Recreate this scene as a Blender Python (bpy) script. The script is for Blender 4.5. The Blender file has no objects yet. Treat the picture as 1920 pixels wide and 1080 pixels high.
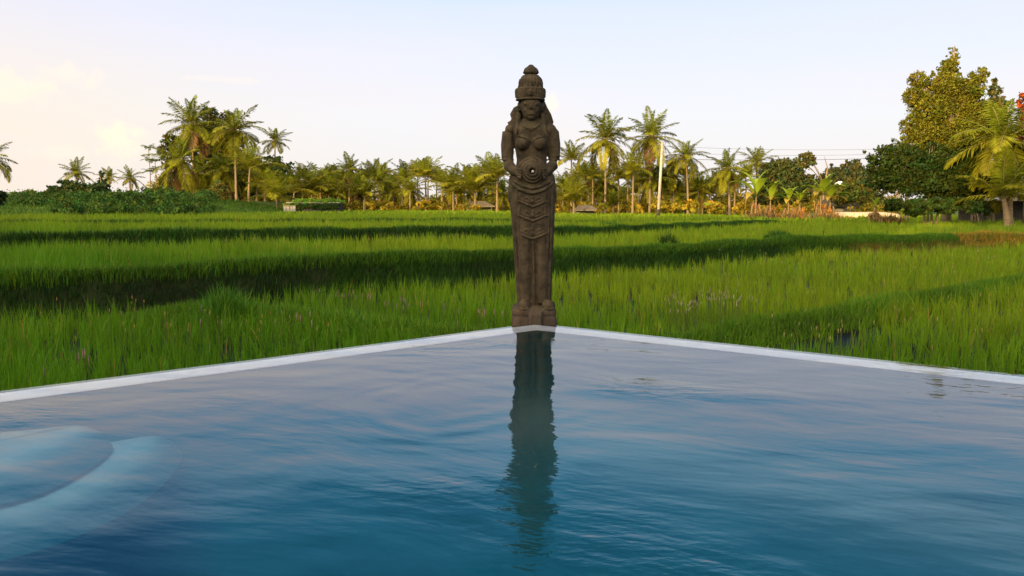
import bpy, bmesh, math, random
import numpy as np
from mathutils import Vector, Matrix
R = math.radians
SC = bpy.context.scene
COL = SC.collection
rng = np.random.default_rng(7)
random.seed(7)

# ------------------------------------------------------------------ camera
F = 1600.0; PITCH = R(5.5); CH = 0.92
cd = bpy.data.cameras.new('camera'); cam = bpy.data.objects.new('camera', cd); COL.objects.link(cam)
cam.location = (0, 0, CH); cam.rotation_euler = (R(90) - PITCH, 0, 0)
cd.lens = 30.0; cd.sensor_width = 36.0; cd.clip_end = 6000; cd.clip_start = 0.05
SC.camera = cam

def ray(px, py):
    u = (px - 960) / F; v = (540 - py) / F
    return np.array([u, math.cos(PITCH) + v * math.sin(PITCH), -math.sin(PITCH) + v * math.cos(PITCH)])
def at_y(px, py, Y):                 # point of the place seen there at depth Y
    d = ray(px, py); t = Y / d[1]
    return np.array([d[0] * t, Y, CH + d[2] * t])
def at_z(px, py, z):
    d = ray(px, py); t = (z - CH) / d[2]
    return np.array([d[0] * t, d[1] * t, z])

# ------------------------------------------------------------------ world and sun
SUN_EL = R(6.2); SUN_DIR = Vector((-0.50, -0.866, 0)).normalized()
SUN_DIR = Vector((SUN_DIR.x * math.cos(SUN_EL), SUN_DIR.y * math.cos(SUN_EL), math.sin(SUN_EL)))
w = bpy.data.worlds.new('World'); SC.world = w; w.use_nodes = True
nt = w.node_tree; N = nt.nodes; L = nt.links; N.clear()
def nd(tree, t, **k):
    n = tree.nodes.new(t)
    for a, b in k.items(): setattr(n, a, b)
    return n
def mth(tree, op, a, b=None, clamp=False):
    n = tree.nodes.new('ShaderNodeMath'); n.operation = op; n.use_clamp = clamp
    for i, v in enumerate((a, b)):
        if v is None: continue
        if isinstance(v, (int, float)): n.inputs[i].default_value = v
        else: tree.links.new(v, n.inputs[i])
    return n.outputs[0]
def mixc(tree, f, a, b):
    n = tree.nodes.new('ShaderNodeMix'); n.data_type = 'RGBA'
    for i, v in ((0, f), (6, a), (7, b)):
        if isinstance(v, (int, float)): n.inputs[i].default_value = v
        elif isinstance(v, tuple): n.inputs[i].default_value = (*v[:3], 1)
        else: tree.links.new(v, n.inputs[i])
    return n.outputs[2]
def smooth(tree, v, a, b):
    n = tree.nodes.new('ShaderNodeMapRange'); n.interpolation_type = 'SMOOTHSTEP'
    tree.links.new(v, n.inputs[0]); n.inputs[1].default_value = a; n.inputs[2].default_value = b
    n.inputs[3].default_value = 0; n.inputs[4].default_value = 1
    return n.outputs[0]
sky = nd(nt, 'ShaderNodeTexSky', sky_type='NISHITA', sun_disc=False, sun_elevation=SUN_EL)
sky.sun_rotation = math.atan2(SUN_DIR.x, SUN_DIR.y)
sky.air_density = 1.0; sky.dust_density = 2.0; sky.ozone_density = 1.5
tc = nd(nt, 'ShaderNodeTexCoord'); sx = nd(nt, 'ShaderNodeSeparateXYZ'); L.new(tc.outputs['Generated'], sx.inputs[0])
X, Y, Z = sx.outputs
# thin high veil of evening cloud over the clear sky: pale blue overhead, cream low down and to the west
ramp = nd(nt, 'ShaderNodeValToRGB'); L.new(Z, ramp.inputs[0])
cr = ramp.color_ramp; cr.elements[0].position = 0.0; cr.elements[0].color = (8.6, 8.0, 7.6, 1)
cr.elements[1].position = 1.0; cr.elements[1].color = (1.2, 2.8, 5.5, 1)
for p, c in ((0.10, (8.4, 8.4, 8.8)), (0.17, (7.7, 8.05, 9.6)), (0.22, (7.0, 7.7, 10.0)), (0.28, (3.4, 7.2, 11.2)), (0.35, (0.7, 3.7, 7.6)), (0.43, (0.2, 2.2, 5.2))):
    e = cr.elements.new(p); e.color = (*c, 1)
warm = mth(nt, 'MULTIPLY', smooth(nt, mth(nt, 'MULTIPLY', X, -1.0), 0.08, 0.62), mth(nt, 'SUBTRACT', 1.0, smooth(nt, Z, 0.05, 0.36)))
veil = mixc(nt, mth(nt, 'MULTIPLY', warm, 0.75), ramp.outputs[0], (9.4, 7.9, 6.3))
# cumulus low in the west
nz = nd(nt, 'ShaderNodeTexNoise'); nz.inputs['Scale'].default_value = 55; nz.inputs['Detail'].default_value = 8; nz.inputs['Roughness'].default_value = 0.55
L.new(tc.outputs['Generated'], nz.inputs['Vector'])
def blob(px, py, rx, ry, gain):
    d = ray(px, py); d = d / np.linalg.norm(d)
    a = mth(nt, 'DIVIDE', mth(nt, 'SUBTRACT', X, float(d[0])), rx); b = mth(nt, 'DIVIDE', mth(nt, 'SUBTRACT', Z, float(d[2])), ry)
    r = mth(nt, 'SQRT', mth(nt, 'ADD', mth(nt, 'MULTIPLY', a, a), mth(nt, 'MULTIPLY', b, b)))
    v = mth(nt, 'ADD', mth(nt, 'SUBTRACT', 1.0, r), mth(nt, 'MULTIPLY', mth(nt, 'SUBTRACT', nz.outputs[0], 0.5), 2.4))
    v = mth(nt, 'MULTIPLY', smooth(nt, v, 0.05, 0.75), gain)
    return mth(nt, 'MULTIPLY', v, mth(nt, 'GREATER_THAN', Y, 0.0))
cl = blob(212, 262, 0.028, 0.026, 0.6)
for a in ((130, 140, 0.035, 0.014, 0.32), (30, 165, 0.045, 0.020, 0.36), (110, 285, 0.04, 0.012, 0.2), (1035, 195, 0.010, 0.016, 0.4), (430, 150, 0.06, 0.005, 0.15)):
    cl = mth(nt, 'MAXIMUM', cl, blob(*a))
wisp = nd(nt, 'ShaderNodeTexNoise'); wisp.inputs['Scale'].default_value = 3.2; wisp.inputs['Detail'].default_value = 4
mp = nd(nt, 'ShaderNodeMapping'); mp.inputs['Scale'].default_value = (1, 1, 5); L.new(tc.outputs['Generated'], mp.inputs[0]); L.new(mp.outputs[0], wisp.inputs['Vector'])
ws = mth(nt, 'MULTIPLY', mth(nt, 'MULTIPLY', smooth(nt, wisp.outputs[0], 0.42, 0.68), 0.4), mth(nt, 'SUBTRACT', 1.0, smooth(nt, Z, 0.12, 0.24)))
veil = mixc(nt, ws, veil, (8.9, 8.1, 8.0))
veil = mixc(nt, cl, veil, (11.5, 9.6, 7.0))
mixed = mixc(nt, 0.88, sky.outputs[0], veil)
# the bright evening glow round the low sun, behind the viewer
gdot = nd(nt, 'ShaderNodeVectorMath', operation='DOT_PRODUCT'); L.new(tc.outputs['Generated'], gdot.inputs[0]); gdot.inputs[1].default_value = tuple(SUN_DIR)
glow = mth(nt, 'POWER', mth(nt, 'MAXIMUM', gdot.outputs['Value'], 0.0), 1.1)
mixed = mixc(nt, mth(nt, 'MULTIPLY', glow, 0.9, True), mixed, (74.0, 63.0, 44.0))
bg = nd(nt, 'ShaderNodeBackground'); bg.inputs[1].default_value = 0.081
L.new(mixed, bg.inputs[0]); ow = nd(nt, 'ShaderNodeOutputWorld'); L.new(bg.outputs[0], ow.inputs[0])

sd = bpy.data.lights.new('sun', 'SUN'); so = bpy.data.objects.new('sun', sd); COL.objects.link(so)
sd.energy = 5.0; sd.angle = R(0.6); sd.color = (1.0, 0.70, 0.28)
so.rotation_euler = (-SUN_DIR).to_track_quat('-Z', 'Y').to_euler(); so.location = (-20, -30, 20)
SC.view_settings.view_transform = 'Standard'; SC.view_settings.look = 'None'
SC.view_settings.gamma = 1; SC.view_settings.exposure = 0.60
SC.cycles.max_bounces = 8; SC.cycles.transparent_max_bounces = 12; SC.cycles.diffuse_bounces = 3

# ------------------------------------------------------------------ object helpers
def tag(o, label=None, cat=None, group=None, kind=None):
    if label: o['label'] = label
    if cat: o['category'] = cat
    if group: o['group'] = group
    if kind: o['kind'] = kind
    return o
def empty(name, loc, label, cat, group=None, rz=0.0):
    o = bpy.data.objects.new(name, None); COL.objects.link(o); o.location = loc; o.rotation_euler = (0, 0, rz)
    o.empty_display_size = 0.2
    return tag(o, label, cat, group)
def link(name, me, parent=None, loc=(0, 0, 0)):
    o = bpy.data.objects.new(name, me); COL.objects.link(o); o.location = loc
    if parent is not None: o.parent = parent
    return o
class MB:
    """collects quads/tris with a colour per vertex, builds ONE mesh"""
    def __init__(s): s.v = []; s.f = {3: [], 4: []}; s.c = []; s.n = 0
    def add(s, verts, faces, col=(1, 1, 1)):
        verts = np.asarray(verts, float).reshape(-1, 3); faces = np.asarray(faces, int)
        s.v.append(verts); s.f[faces.shape[1]].append(faces + s.n); s.n += len(verts)
        c = np.asarray(col, float)
        s.c.append(np.tile(c, (len(verts), 1)) if c.ndim == 1 else c)
        return s
    def mesh(s, name, mat, smooth=True):
        me = bpy.data.meshes.new(name)
        V = np.concatenate(s.v); C = np.concatenate(s.c)
        f3 = np.concatenate(s.f[3]) if s.f[3] else np.zeros((0, 3), int); f4 = np.concatenate(s.f[4]) if s.f[4] else np.zeros((0, 4), int)
        me.vertices.add(len(V)); me.vertices.foreach_set('co', V.astype(np.float32).ravel())
        loops = np.concatenate([f3.ravel(), f4.ravel()]); me.loops.add(len(loops)); me.loops.foreach_set('vertex_index', loops.astype(np.int32))
        me.polygons.add(len(f3) + len(f4))
        st = np.concatenate([np.arange(len(f3)) * 3, len(f3) * 3 + np.arange(len(f4)) * 4])
        me.polygons.foreach_set('loop_start', st.astype(np.int32))
        me.polygons.foreach_set('use_smooth', np.full(len(st), smooth))
        me.update(calc_edges=True)
        a = me.color_attributes.new('Col', 'FLOAT_COLOR', 'POINT')
        a.data.foreach_set('color', np.concatenate([C, np.ones((len(C), 1))], 1).astype(np.float32).ravel())
        me.materials.append(mat); me.validate()
        return me
    def build(s, name, mat, parent=None, smooth=True, loc=(0, 0, 0)):
        return link(name, s.mesh(name, mat, smooth), parent, loc)
def frame_of(d):
    d = d / (np.linalg.norm(d) + 1e-9); a = np.array([0, 0, 1.0]) if abs(d[2]) < 0.9 else np.array([1.0, 0, 0])
    x = np.cross(a, d); x /= np.linalg.norm(x); return x, np.cross(d, x)
def tube(mb, pts, rad, n=8, col=(1, 1, 1), cap=True):
    pts = np.asarray(pts, float); rad = np.broadcast_to(np.asarray(rad, float), (len(pts),))
    ang = np.linspace(0, 2 * np.pi, n, endpoint=False); vs = []
    for i, p in enumerate(pts):
        d = pts[min(i + 1, len(pts) - 1)] - pts[max(i - 1, 0)]; x, y = frame_of(d)
        vs.append(p + rad[i] * (np.cos(ang)[:, None] * x + np.sin(ang)[:, None] * y))
    m = len(pts); f = [[i * n + k, i * n + (k + 1) % n, (i + 1) * n + (k + 1) % n, (i + 1) * n + k] for i in range(m - 1) for k in range(n)]
    V = np.concatenate(vs)
    if cap:
        V = np.concatenate([V, pts[:1], pts[-1:]]); a, b = m * n, m * n + 1
        mb.add(V, f, col); base = mb.n - len(V)
        tri = [[a, (k + 1) % n, k] for k in range(n)] + [[b, (m - 1) * n + k, (m - 1) * n + (k + 1) % n] for k in range(n)]
        mb.f[3].append(np.array(tri) + base)
    else: mb.add(V, f, col)
def box(mb, lo, hi, col=(1, 1, 1)):
    x0, y0, z0 = lo; x1, y1, z1 = hi
    mb.add([(x0, y0, z0), (x1, y0, z0), (x1, y1, z0), (x0, y1, z0), (x0, y0, z1), (x1, y0, z1), (x1, y1, z1), (x0, y1, z1)],
           [(0, 3, 2, 1), (4, 5, 6, 7), (0, 1, 5, 4), (1, 2, 6, 5), (2, 3, 7, 6), (3, 0, 4, 7)], col)
def ellipsoid(mb, c, r, rot=None, nu=20, nv=12, col=(1, 1, 1), e=1.0):
    th = np.linspace(0, np.pi, nv + 1); ph = np.linspace(0, 2 * np.pi, nu, endpoint=False)
    V = np.array([[np.sin(t) * np.cos(p), np.sin(t) * np.sin(p), np.cos(t)] for t in th for p in ph])
    if e != 1.0: V = np.sign(V) * np.abs(V) ** e
    V = V * np.asarray(r)
    if rot is not None: V = V @ np.array(rot).T
    V = V + np.asarray(c)
    mb.add(V, [[i * nu + k, (i + 1) * nu + k, (i + 1) * nu + (k + 1) % nu, i * nu + (k + 1) % nu] for i in range(nv) for k in range(nu)], col)
def loft(mb, rings, n=40, col=(1, 1, 1)):
    """rings: (z, cx, cy, rx, ry, exponent), closed at both ends"""
    a = np.linspace(0, 2 * np.pi, n, endpoint=False); vs = []
    for z, cx, cy, rx, ry, e in rings:
        c, s_ = np.cos(a), np.sin(a); q = 2.0 / e
        vs.append(np.stack([cx + rx * np.sign(c) * np.abs(c) ** q, cy + ry * np.sign(s_) * np.abs(s_) ** q, np.full(n, z)], 1))
    m = len(rings); V = np.concatenate(vs + [[[rings[0][1], rings[0][2], rings[0][0]]], [[rings[-1][1], rings[-1][2], rings[-1][0]]]])
    mb.add(V, [[i * n + k, i * n + (k + 1) % n, (i + 1) * n + (k + 1) % n, (i + 1) * n + k] for i in range(m - 1) for k in range(n)], col)
    base = mb.n - len(V)
    mb.f[3].append(np.array([[m * n, (k + 1) % n, k] for k in range(n)] + [[m * n + 1, (m - 1) * n + k, (m - 1) * n + (k + 1) % n] for k in range(n)]) + base)

# ------------------------------------------------------------------ materials
def mat(name):
    m = bpy.data.materials.new(name); m.use_nodes = True; t = m.node_tree; t.nodes.clear()
    o = t.nodes.new('ShaderNodeOutputMaterial'); return m, t, o
def noise(t, scale, detail=4, rough=0.5, vec=None, coord='Object', scl=None):
    n = t.nodes.new('ShaderNodeTexNoise'); n.inputs['Scale'].default_value = scale; n.inputs['Detail'].default_value = detail; n.inputs['Roughness'].default_value = rough
    c = t.nodes.new('ShaderNodeTexCoord'); src = c.outputs[coord] if vec is None else vec
    if scl:
        m = t.nodes.new('ShaderNodeMapping'); m.inputs['Scale'].default_value = scl; t.links.new(src, m.inputs[0]); src = m.outputs[0]
    t.links.new(src, n.inputs['Vector']); return n.outputs[0]
def pos(t):
    return t.nodes.new('ShaderNodeNewGeometry').outputs['Position']
def bump(t, h, strength, dist):
    b = t.nodes.new('ShaderNodeBump'); b.inputs['Strength'].default_value = strength; b.inputs['Distance'].default_value = dist
    t.links.new(h, b.inputs['Height']); return b.outputs[0]
def bsdf(t, o, col, rough=0.7, spec=0.3, normal=None, metal=0):
    p = t.nodes.new('ShaderNodeBsdfPrincipled'); p.inputs['Roughness'].default_value = rough; p.inputs['Specular IOR Level'].default_value = spec; p.inputs['Metallic'].default_value = metal
    if isinstance(col, tuple): p.inputs['Base Color'].default_value = (*col, 1)
    else: t.links.new(col, p.inputs['Base Color'])
    if normal is not None: t.links.new(normal, p.inputs['Normal'])
    if o is not None: t.links.new(p.outputs[0], o.inputs[0])
    return p.outputs[0]
def simple(name, c1, c2, scale=6, rough=0.8, spec=0.2, bs=0.4, bd=0.01, scl=None, detail=5):
    m, t, o = mat(name); n = noise(t, scale, detail, 0.6, scl=scl)
    bsdf(t, o, mixc(t, smooth(t, n, 0.32, 0.68), c1, c2), rough, spec, bump(t, n, bs, bd)); return m
def leafy(name, trans=0.35, rough=0.5, spec=0.25, tint=(1, 1, 1)):
    """leaf blades: colour from the mesh's own leaf colours, some light passes through"""
    m, t, o = mat(name); a = t.nodes.new('ShaderNodeVertexColor'); a.layer_name = 'Col'
    c = mixc(t, 1.0, a.outputs[0], a.outputs[0])
    mu = t.nodes.new('ShaderNodeMix'); mu.data_type = 'RGBA'; mu.blend_type = 'MULTIPLY'; mu.inputs[0].default_value = 1
    t.links.new(a.outputs[0], mu.inputs[6]); mu.inputs[7].default_value = (*tint, 1); c = mu.outputs[2]
    p = bsdf(t, None, c, rough, spec); tr = t.nodes.new('ShaderNodeBsdfTranslucent'); t.links.new(c, tr.inputs[0])
    mx = t.nodes.new('ShaderNodeMixShader'); mx.inputs[0].default_value = trans
    t.links.new(p, mx.inputs[1]); t.links.new(tr.outputs[0], mx.inputs[2]); t.links.new(mx.outputs[0], o.inputs[0]); return m
M = {}
M['rice'] = leafy('rice_blades', 0.4, 0.55, 0.15)
M['frond'] = leafy('palm_fronds', 0.35, 0.6, 0.08)
M['leaf'] = leafy('tree_leaves', 0.3, 0.6, 0.1)
M['trunk'] = simple('palm_bark', (0.11, 0.078, 0.045), (0.21, 0.150, 0.085), 3, 0.9, 0.1, 0.5, 0.03, scl=(1, 1, 8))
M['bark'] = simple('tree_bark', (0.09, 0.065, 0.045), (0.20, 0.15, 0.10), 5, 0.9, 0.1, 0.6, 0.03, scl=(1, 1, 0.3))
m, t, o = mat('earth_and_weeds'); M['ground'] = m; gn = nd(t, 'ShaderNodeNewGeometry'); gs = nd(t, 'ShaderNodeSeparateXYZ'); t.links.new(gn.outputs['True Normal'], gs.inputs[0])
n_ = noise(t, 1.3, 6, 0.6, vec=gn.outputs['Position']); gp = nd(t, 'ShaderNodeSeparateXYZ'); t.links.new(gn.outputs['Position'], gp.inputs[0])
near_ = mth(t, 'SUBTRACT', 1.0, smooth(t, gp.outputs[1], 48, 60))
gc = mixc(t, smooth(t, n_, 0.35, 0.65), (0.040, 0.060, 0.007), (0.058, 0.095, 0.008)); mudc = mixc(t, smooth(t, n_, 0.4, 0.6), (0.007, 0.009, 0.003), (0.015, 0.019, 0.006))
bsdf(t, o, mixc(t, near_, gc, mudc), 0.95, 0.1, bump(t, n_, 0.5, 0.05))
M['thatch'] = simple('weathered_thatch', (0.10, 0.08, 0.055), (0.19, 0.15, 0.11), 9, 0.95, 0.05, 0.6, 0.03, scl=(6, 1, 1))
M['darkthatch'] = simple('dark_thatch', (0.03, 0.026, 0.02), (0.07, 0.055, 0.035), 9, 0.95, 0.05, 0.6, 0.03, scl=(6, 1, 1))  # darker copy of the thatch, for one hut
M['planks'] = simple('grey_planks', (0.10, 0.095, 0.085), (0.26, 0.23, 0.20), 5, 0.9, 0.1, 0.4, 0.02, scl=(6, 6, 0.5))
M['concrete'] = simple('pale_concrete', (0.22, 0.20, 0.17), (0.32, 0.29, 0.25), 4, 0.85, 0.15, 0.2, 0.01)
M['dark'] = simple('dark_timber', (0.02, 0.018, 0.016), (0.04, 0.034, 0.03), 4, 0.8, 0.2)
M['white'] = simple('white_sheet', (0.70, 0.70, 0.70), (0.80, 0.80, 0.80), 3, 0.5, 0.3, 0.1)
M['sand'] = simple('sandy_earth', (0.36, 0.26, 0.15), (0.52, 0.40, 0.25), 3, 0.95, 0.1, 0.5, 0.05)
M['dry'] = leafy('dried_leaves', 0.2, 0.8, 0.1)
M['plaster'] = simple('villa_plaster', (0.55, 0.50, 0.42), (0.65, 0.60, 0.52), 2, 0.9, 0.1, 0.1)
M['deck'] = simple('stone_deck', (0.30, 0.28, 0.25), (0.42, 0.40, 0.36), 3, 0.8, 0.2, 0.2)
M['black'] = simple('black_cable', (0.02, 0.02, 0.02), (0.03, 0.03, 0.03), 3, 0.6, 0.3, 0.1)

# stone of the statue
def stone(name, a, b, moss, sc=14):
    m, t, o = mat(name)
    n1 = noise(t, sc, 8, 0.65); n2 = noise(t, 2.2, 5, 0.6); n3 = noise(t, 90, 3, 0.6)
    g = noise(t, 6, 4, 0.6, scl=(5, 5, 0.7))
    c = mixc(t, smooth(t, n1, 0.3, 0.7), a, b); c = mixc(t, mth(t, 'MULTIPLY', smooth(t, n2, 0.5, 0.72), 0.6), c, moss)
    c = mixc(t, mth(t, 'MULTIPLY', smooth(t, g, 0.52, 0.75), 0.45), c, (a[0] * .45, a[1] * .45, a[2] * .45))
    lich = mth(t, 'MULTIPLY', smooth(t, noise(t, 38, 4, 0.7), 0.60, 0.70), smooth(t, n2, 0.35, 0.6)); c = mixc(t, mth(t, 'MULTIPLY', lich, 0.55), c, (0.13, 0.115, 0.085))
    h = mth(t, 'ADD', mth(t, 'MULTIPLY', n1, 0.6), mth(t, 'MULTIPLY', n3, 0.4))
    bsdf(t, o, c, 0.92, 0.15, bump(t, h, 0.9, 0.010)); return m
M['stone'] = stone('weathered_paras_stone', (0.020, 0.0155, 0.011), (0.062, 0.045, 0.028), (0.034, 0.032, 0.016))
M['stone_base'] = stone('wet_plinth_stone', (0.034, 0.024, 0.019), (0.066, 0.044, 0.032), (0.04, 0.036, 0.024), 9)

# pool
def pool_mat(name, c1, c2, rough=0.4):
    m, t, o = mat(name); p = pos(t); n = noise(t, 1.1, 4, 0.6, vec=p); n2 = noise(t, 7, 4, 0.6, vec=p)
    c = mixc(t, smooth(t, n, 0.3, 0.7), c1, c2); c = mixc(t, mth(t, 'MULTIPLY', smooth(t, n2, 0.5, 0.75), 0.2), c, (c1[0] * .6, c1[1] * .6, c1[2] * .6))
    bsdf(t, o, c, rough, 0.3); return m
M['basin'] = pool_mat('blue_pool_render', (0.0002, 0.092, 0.118), (0.0003, 0.118, 0.150))
m, t, o = mat('pale_blue_step'); M['step'] = m; a_ = t.nodes.new('ShaderNodeVertexColor'); a_.layer_name = 'Col'
bsdf(t, o, mixc(t, a_.outputs[0], (0.0003, 0.105, 0.134), mixc(t, smooth(t, noise(t, 2.5, 4, 0.6, vec=pos(t)), 0.3, 0.7), (0.16, 0.33, 0.38), (0.22, 0.41, 0.45))), 0.4, 0.3)
m, t, o = mat('pale_weir_stone'); M['coping'] = m; p_ = pos(t)
a_ = noise(t, 1.0, 5, 0.65, vec=p_, scl=(1.2, 9, 1)); b_ = noise(t, 9, 5, 0.6, vec=p_)
c_ = mixc(t, smooth(t, a_, 0.38, 0.62), (0.80, 0.77, 0.82), (0.95, 0.92, 0.96)); c_ = mixc(t, mth(t, 'MULTIPLY', smooth(t, b_, 0.55, 0.72), 0.35), c_, (0.42, 0.42, 0.38))
bsdf(t, o, c_, 0.35, 0.4, bump(t, b_, 0.2, 0.01))
m, t, o = mat('pool_water'); M['water'] = m
p = pos(t)
def wnoise(scale, detail, scl=(1, 1, 1), rough=0.5): return noise(t, scale, detail, rough, vec=p, scl=scl)
dist = nd(t, 'ShaderNodeVectorMath', operation='ADD')
wv = nd(t, 'ShaderNodeTexNoise'); wv.inputs['Scale'].default_value = 0.5; t.links.new(p, wv.inputs['Vector'])
sc_ = nd(t, 'ShaderNodeVectorMath', operation='SCALE'); sc_.inputs['Scale'].default_value = 0.8; t.links.new(wv.outputs['Color'], sc_.inputs[0])
t.links.new(p, dist.inputs[0]); t.links.new(sc_.outputs[0], dist.inputs[1])
def rings(cx, cy, scale, dfrom, dto):
    mp_ = nd(t, 'ShaderNodeMapping'); mp_.inputs['Location'].default_value = (-cx, -cy, 0); t.links.new(dist.outputs[0], mp_.inputs[0])
    wa = nd(t, 'ShaderNodeTexWave', wave_type='RINGS', rings_direction='SPHERICAL'); wa.inputs['Scale'].default_value = scale; wa.inputs['Distortion'].default_value = 1.2; wa.inputs['Detail'].default_value = 1
    t.links.new(mp_.outputs[0], wa.inputs[0])
    ln = nd(t, 'ShaderNodeVectorMath', operation='LENGTH'); t.links.new(mp_.outputs[0], ln.inputs[0]); d = ln.outputs['Value']
    env = mth(t, 'MULTIPLY', smooth(t, d, dfrom, dfrom + 0.4), mth(t, 'SUBTRACT', 1.0, smooth(t, d, dto - 0.5, dto)))
    return mth(t, 'MULTIPLY', wa.outputs[1], env)
patch = smooth(t, wnoise(0.45, 2, (1, 1.5, 1)), 0.50, 0.66)
low = noise(t, 1.15, 2, vec=dist.outputs[0], scl=(0.9, 1.3, 1))
rt = nd(t, 'ShaderNodeVectorRotate', rotation_type='Z_AXIS'); rt.inputs['Angle'].default_value = 0.5; t.links.new(dist.outputs[0], rt.inputs[0])
mid = noise(t, 5.0, 3, vec=rt.outputs[0], scl=(0.6, 1.5, 1))
fine = wnoise(17, 3, (0.7, 1.4, 1))
h = mth(t, 'ADD', mth(t, 'MULTIPLY', low, 0.0150), mth(t, 'MULTIPLY', mth(t, 'MULTIPLY', mid, 0.0040), mth(t, 'ADD', 0.55, patch)))
h = mth(t, 'ADD', h, mth(t, 'MULTIPLY', mth(t, 'MULTIPLY', fine, 0.0024), mth(t, 'ADD', 0.10, patch)))
h = mth(t, 'ADD', h, mth(t, 'MULTIPLY', rings(0.25, 4.35, 2.6, 0.1, 1.0), 0.0007))
h = mth(t, 'ADD', h, mth(t, 'MULTIPLY', rings(-0.9, 3.4, 1.3, 0.6, 2.2), 0.0003))
bn = nd(t, 'ShaderNodeBump'); bn.inputs['Strength'].default_value = 1; bn.inputs['Distance'].default_value = 1.0; t.links.new(h, bn.inputs['Height'])
fr = nd(t, 'ShaderNodeFresnel'); fr.inputs['IOR'].default_value = 1.62; t.links.new(bn.outputs[0], fr.inputs['Normal'])
gl = nd(t, 'ShaderNodeBsdfGlossy'); gl.inputs['Roughness'].default_value = 0.0; t.links.new(bn.outputs[0], gl.inputs['Normal'])
tp = nd(t, 'ShaderNodeBsdfTransparent'); tp.inputs[0].default_value = (0.93, 0.98, 0.99, 1)
mx = nd(t, 'ShaderNodeMixShader'); t.links.new(fr.outputs[0], mx.inputs[0]); t.links.new(tp.outputs[0], mx.inputs[1]); t.links.new(gl.outputs[0], mx.inputs[2]); t.links.new(mx.outputs[0], o.inputs[0])

# ------------------------------------------------------------------ terrain
def interp(x, pts):
    a = np.array(pts, float); return np.interp(x, a[:, 0], a[:, 1])
B1P = [(-60, 8), (-20, 8.6), (-12, 9.6), (-7, 11.7), (-3.7, 16.2), (1, 19.5), (10, 29), (20, 34), (60, 40)]
B2P = [(-60, 19), (-13, 21.5), (-7.4, 25.5), (0, 30), (6, 40), (17, 58), (30, 75), (60, 90)]
B3P = [(-60, 34), (-20, 37), (0, 46), (12, 62), (30, 80), (60, 95)]
B0P = [(-9, 11.6), (-4.6, 12.3), (-2.9, 11.4), (-1.3, 10.3), (0.4, 9.1), (1.4, 8.9), (2.6, 10.2), (4.1, 11.4), (10, 17), (20, 25)]
def Bc(P): return lambda x: interp(x, P)
B0, B1, B2, B3 = Bc(B0P), Bc(B1P), Bc(B2P), Bc(B3P)
def sst(v): v = np.clip(v, 0, 1); return v * v * (3 - 2 * v)
def wig(x, k): return 0.25 * np.sin(x * 0.7 + k) + 0.12 * np.sin(x * 1.9 + 2 * k)
def T(x, y):
    x = np.asarray(x, float); y = np.asarray(y, float)
    b1 = B1(x) + wig(x, 1) ; b2 = B2(x) + wig(x, 2) * 1.5; b3 = B3(x) + wig(x, 3) * 2
    z = -0.82 + 0 * x + 0 * y
    lf = sst((12 - x) / 14)                               # terraces are higher on the west side
    z += (0.36 + 0.14 * sst((4 - x) / 8)) * sst((y - b1) / 0.9) + 0.16 * np.exp(-((y - b1 - 1.0) / 0.45) ** 2) * sst((30 - x) / 20)
    z += (0.16 + 0.12 * lf) * sst((y - b2) / 0.8) * sst((26 - x) / 8) + 0.12 * np.exp(-((y - b2 - 0.9) / 0.5) ** 2) * sst((20 - x) / 6)
    z += 0.10 * lf * sst((y - b3) / 0.8) + 0.10 * np.exp(-((y - b3 - 0.8) / 0.5) ** 2)
    b0 = B0(x) + 0.4 * wig(x, 4)
    z += 0.09 * np.exp(-((y - b3 - 15) / 1.0) ** 2)
    z += 0.27 * np.exp(-((y - b0) / 0.38) ** 2) * sst((x + 6.5) / 2)
    z += 1.5 * sst((y - 58) / 22) * sst((-22 - x) / 12)   # low mound in the north west
    return z
gx = np.unique(np.concatenate([np.arange(-14, 22, 0.22), np.arange(-60, 60, 1.0), np.linspace(-2500, 2500, 61)]))
gy = np.unique(np.concatenate([np.arange(2, 36, 0.15), np.arange(36, 90, 0.5), np.arange(-60, 130, 3.0), np.linspace(-2500, 4500, 71)]))
GX, GY = np.meshgrid(gx, gy); GZ = T(GX, GY)
GZ = np.where(GY < 3.2, np.minimum(GZ, -0.82), GZ)
fade = sst((np.hypot(GX, GY) - 130) / 120); GZ = GZ * (1 - fade) + (-0.2) * fade
# hole for the pool basin: sink the ground below it
nx, ny = len(gx), len(gy)
PE_L = at_z(0, 733, 0)[:2]; PE_C = at_z(1002, 606, 0)[:2]; PE_R = at_z(1920, 703, 0)[:2]
PM_L = at_z(480, 673.5, 0)[:2]; PM_R = at_z(1440, 652, 0)[:2]
def ext(a, b, k): return b + (b - a) * k
QL = ext(PM_L, PE_L, 1.6); QR = ext(PM_R, PE_R, 1.6)
EDGE = [QL, PE_L, PM_L, PE_C, PM_R, PE_R, QR]               # outer lip of the pool, west to east
YB = -4.2
POOL = EDGE + [np.array([QR[0], YB]), np.array([QL[0], YB])]
def inside(px_, py_, poly):
    r = np.zeros(np.shape(px_), bool); n = len(poly)
    for i in range(n):
        x1, y1 = poly[i]; x2, y2 = poly[(i + 1) % n]
        c = ((y1 > py_) != (y2 > py_)) & (px_ < (x2 - x1) * (py_ - y1) / (y2 - y1 + 1e-12) + x1); r ^= c
    return r
def pool_in(x, y, grow=0.0):
    c = np.array([0.0, 1.0]); pl = [c + (p_ - c) * (1 + grow / np.linalg.norm(p_ - c)) for p_ in POOL]
    return inside(np.asarray(x), np.asarray(y), pl)
GZ = np.where(pool_in(GX, GY, -0.1) | ((GY < 2) & (GY > -12) & (np.abs(GX) < 12)), -2.4, GZ)
mb = MB(); V = np.stack([GX.ravel(), GY.ravel(), GZ.ravel()], 1)
ii, jj = np.meshgrid(np.arange(ny - 1), np.arange(nx - 1), indexing='ij'); a = (ii * nx + jj).ravel()
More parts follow.
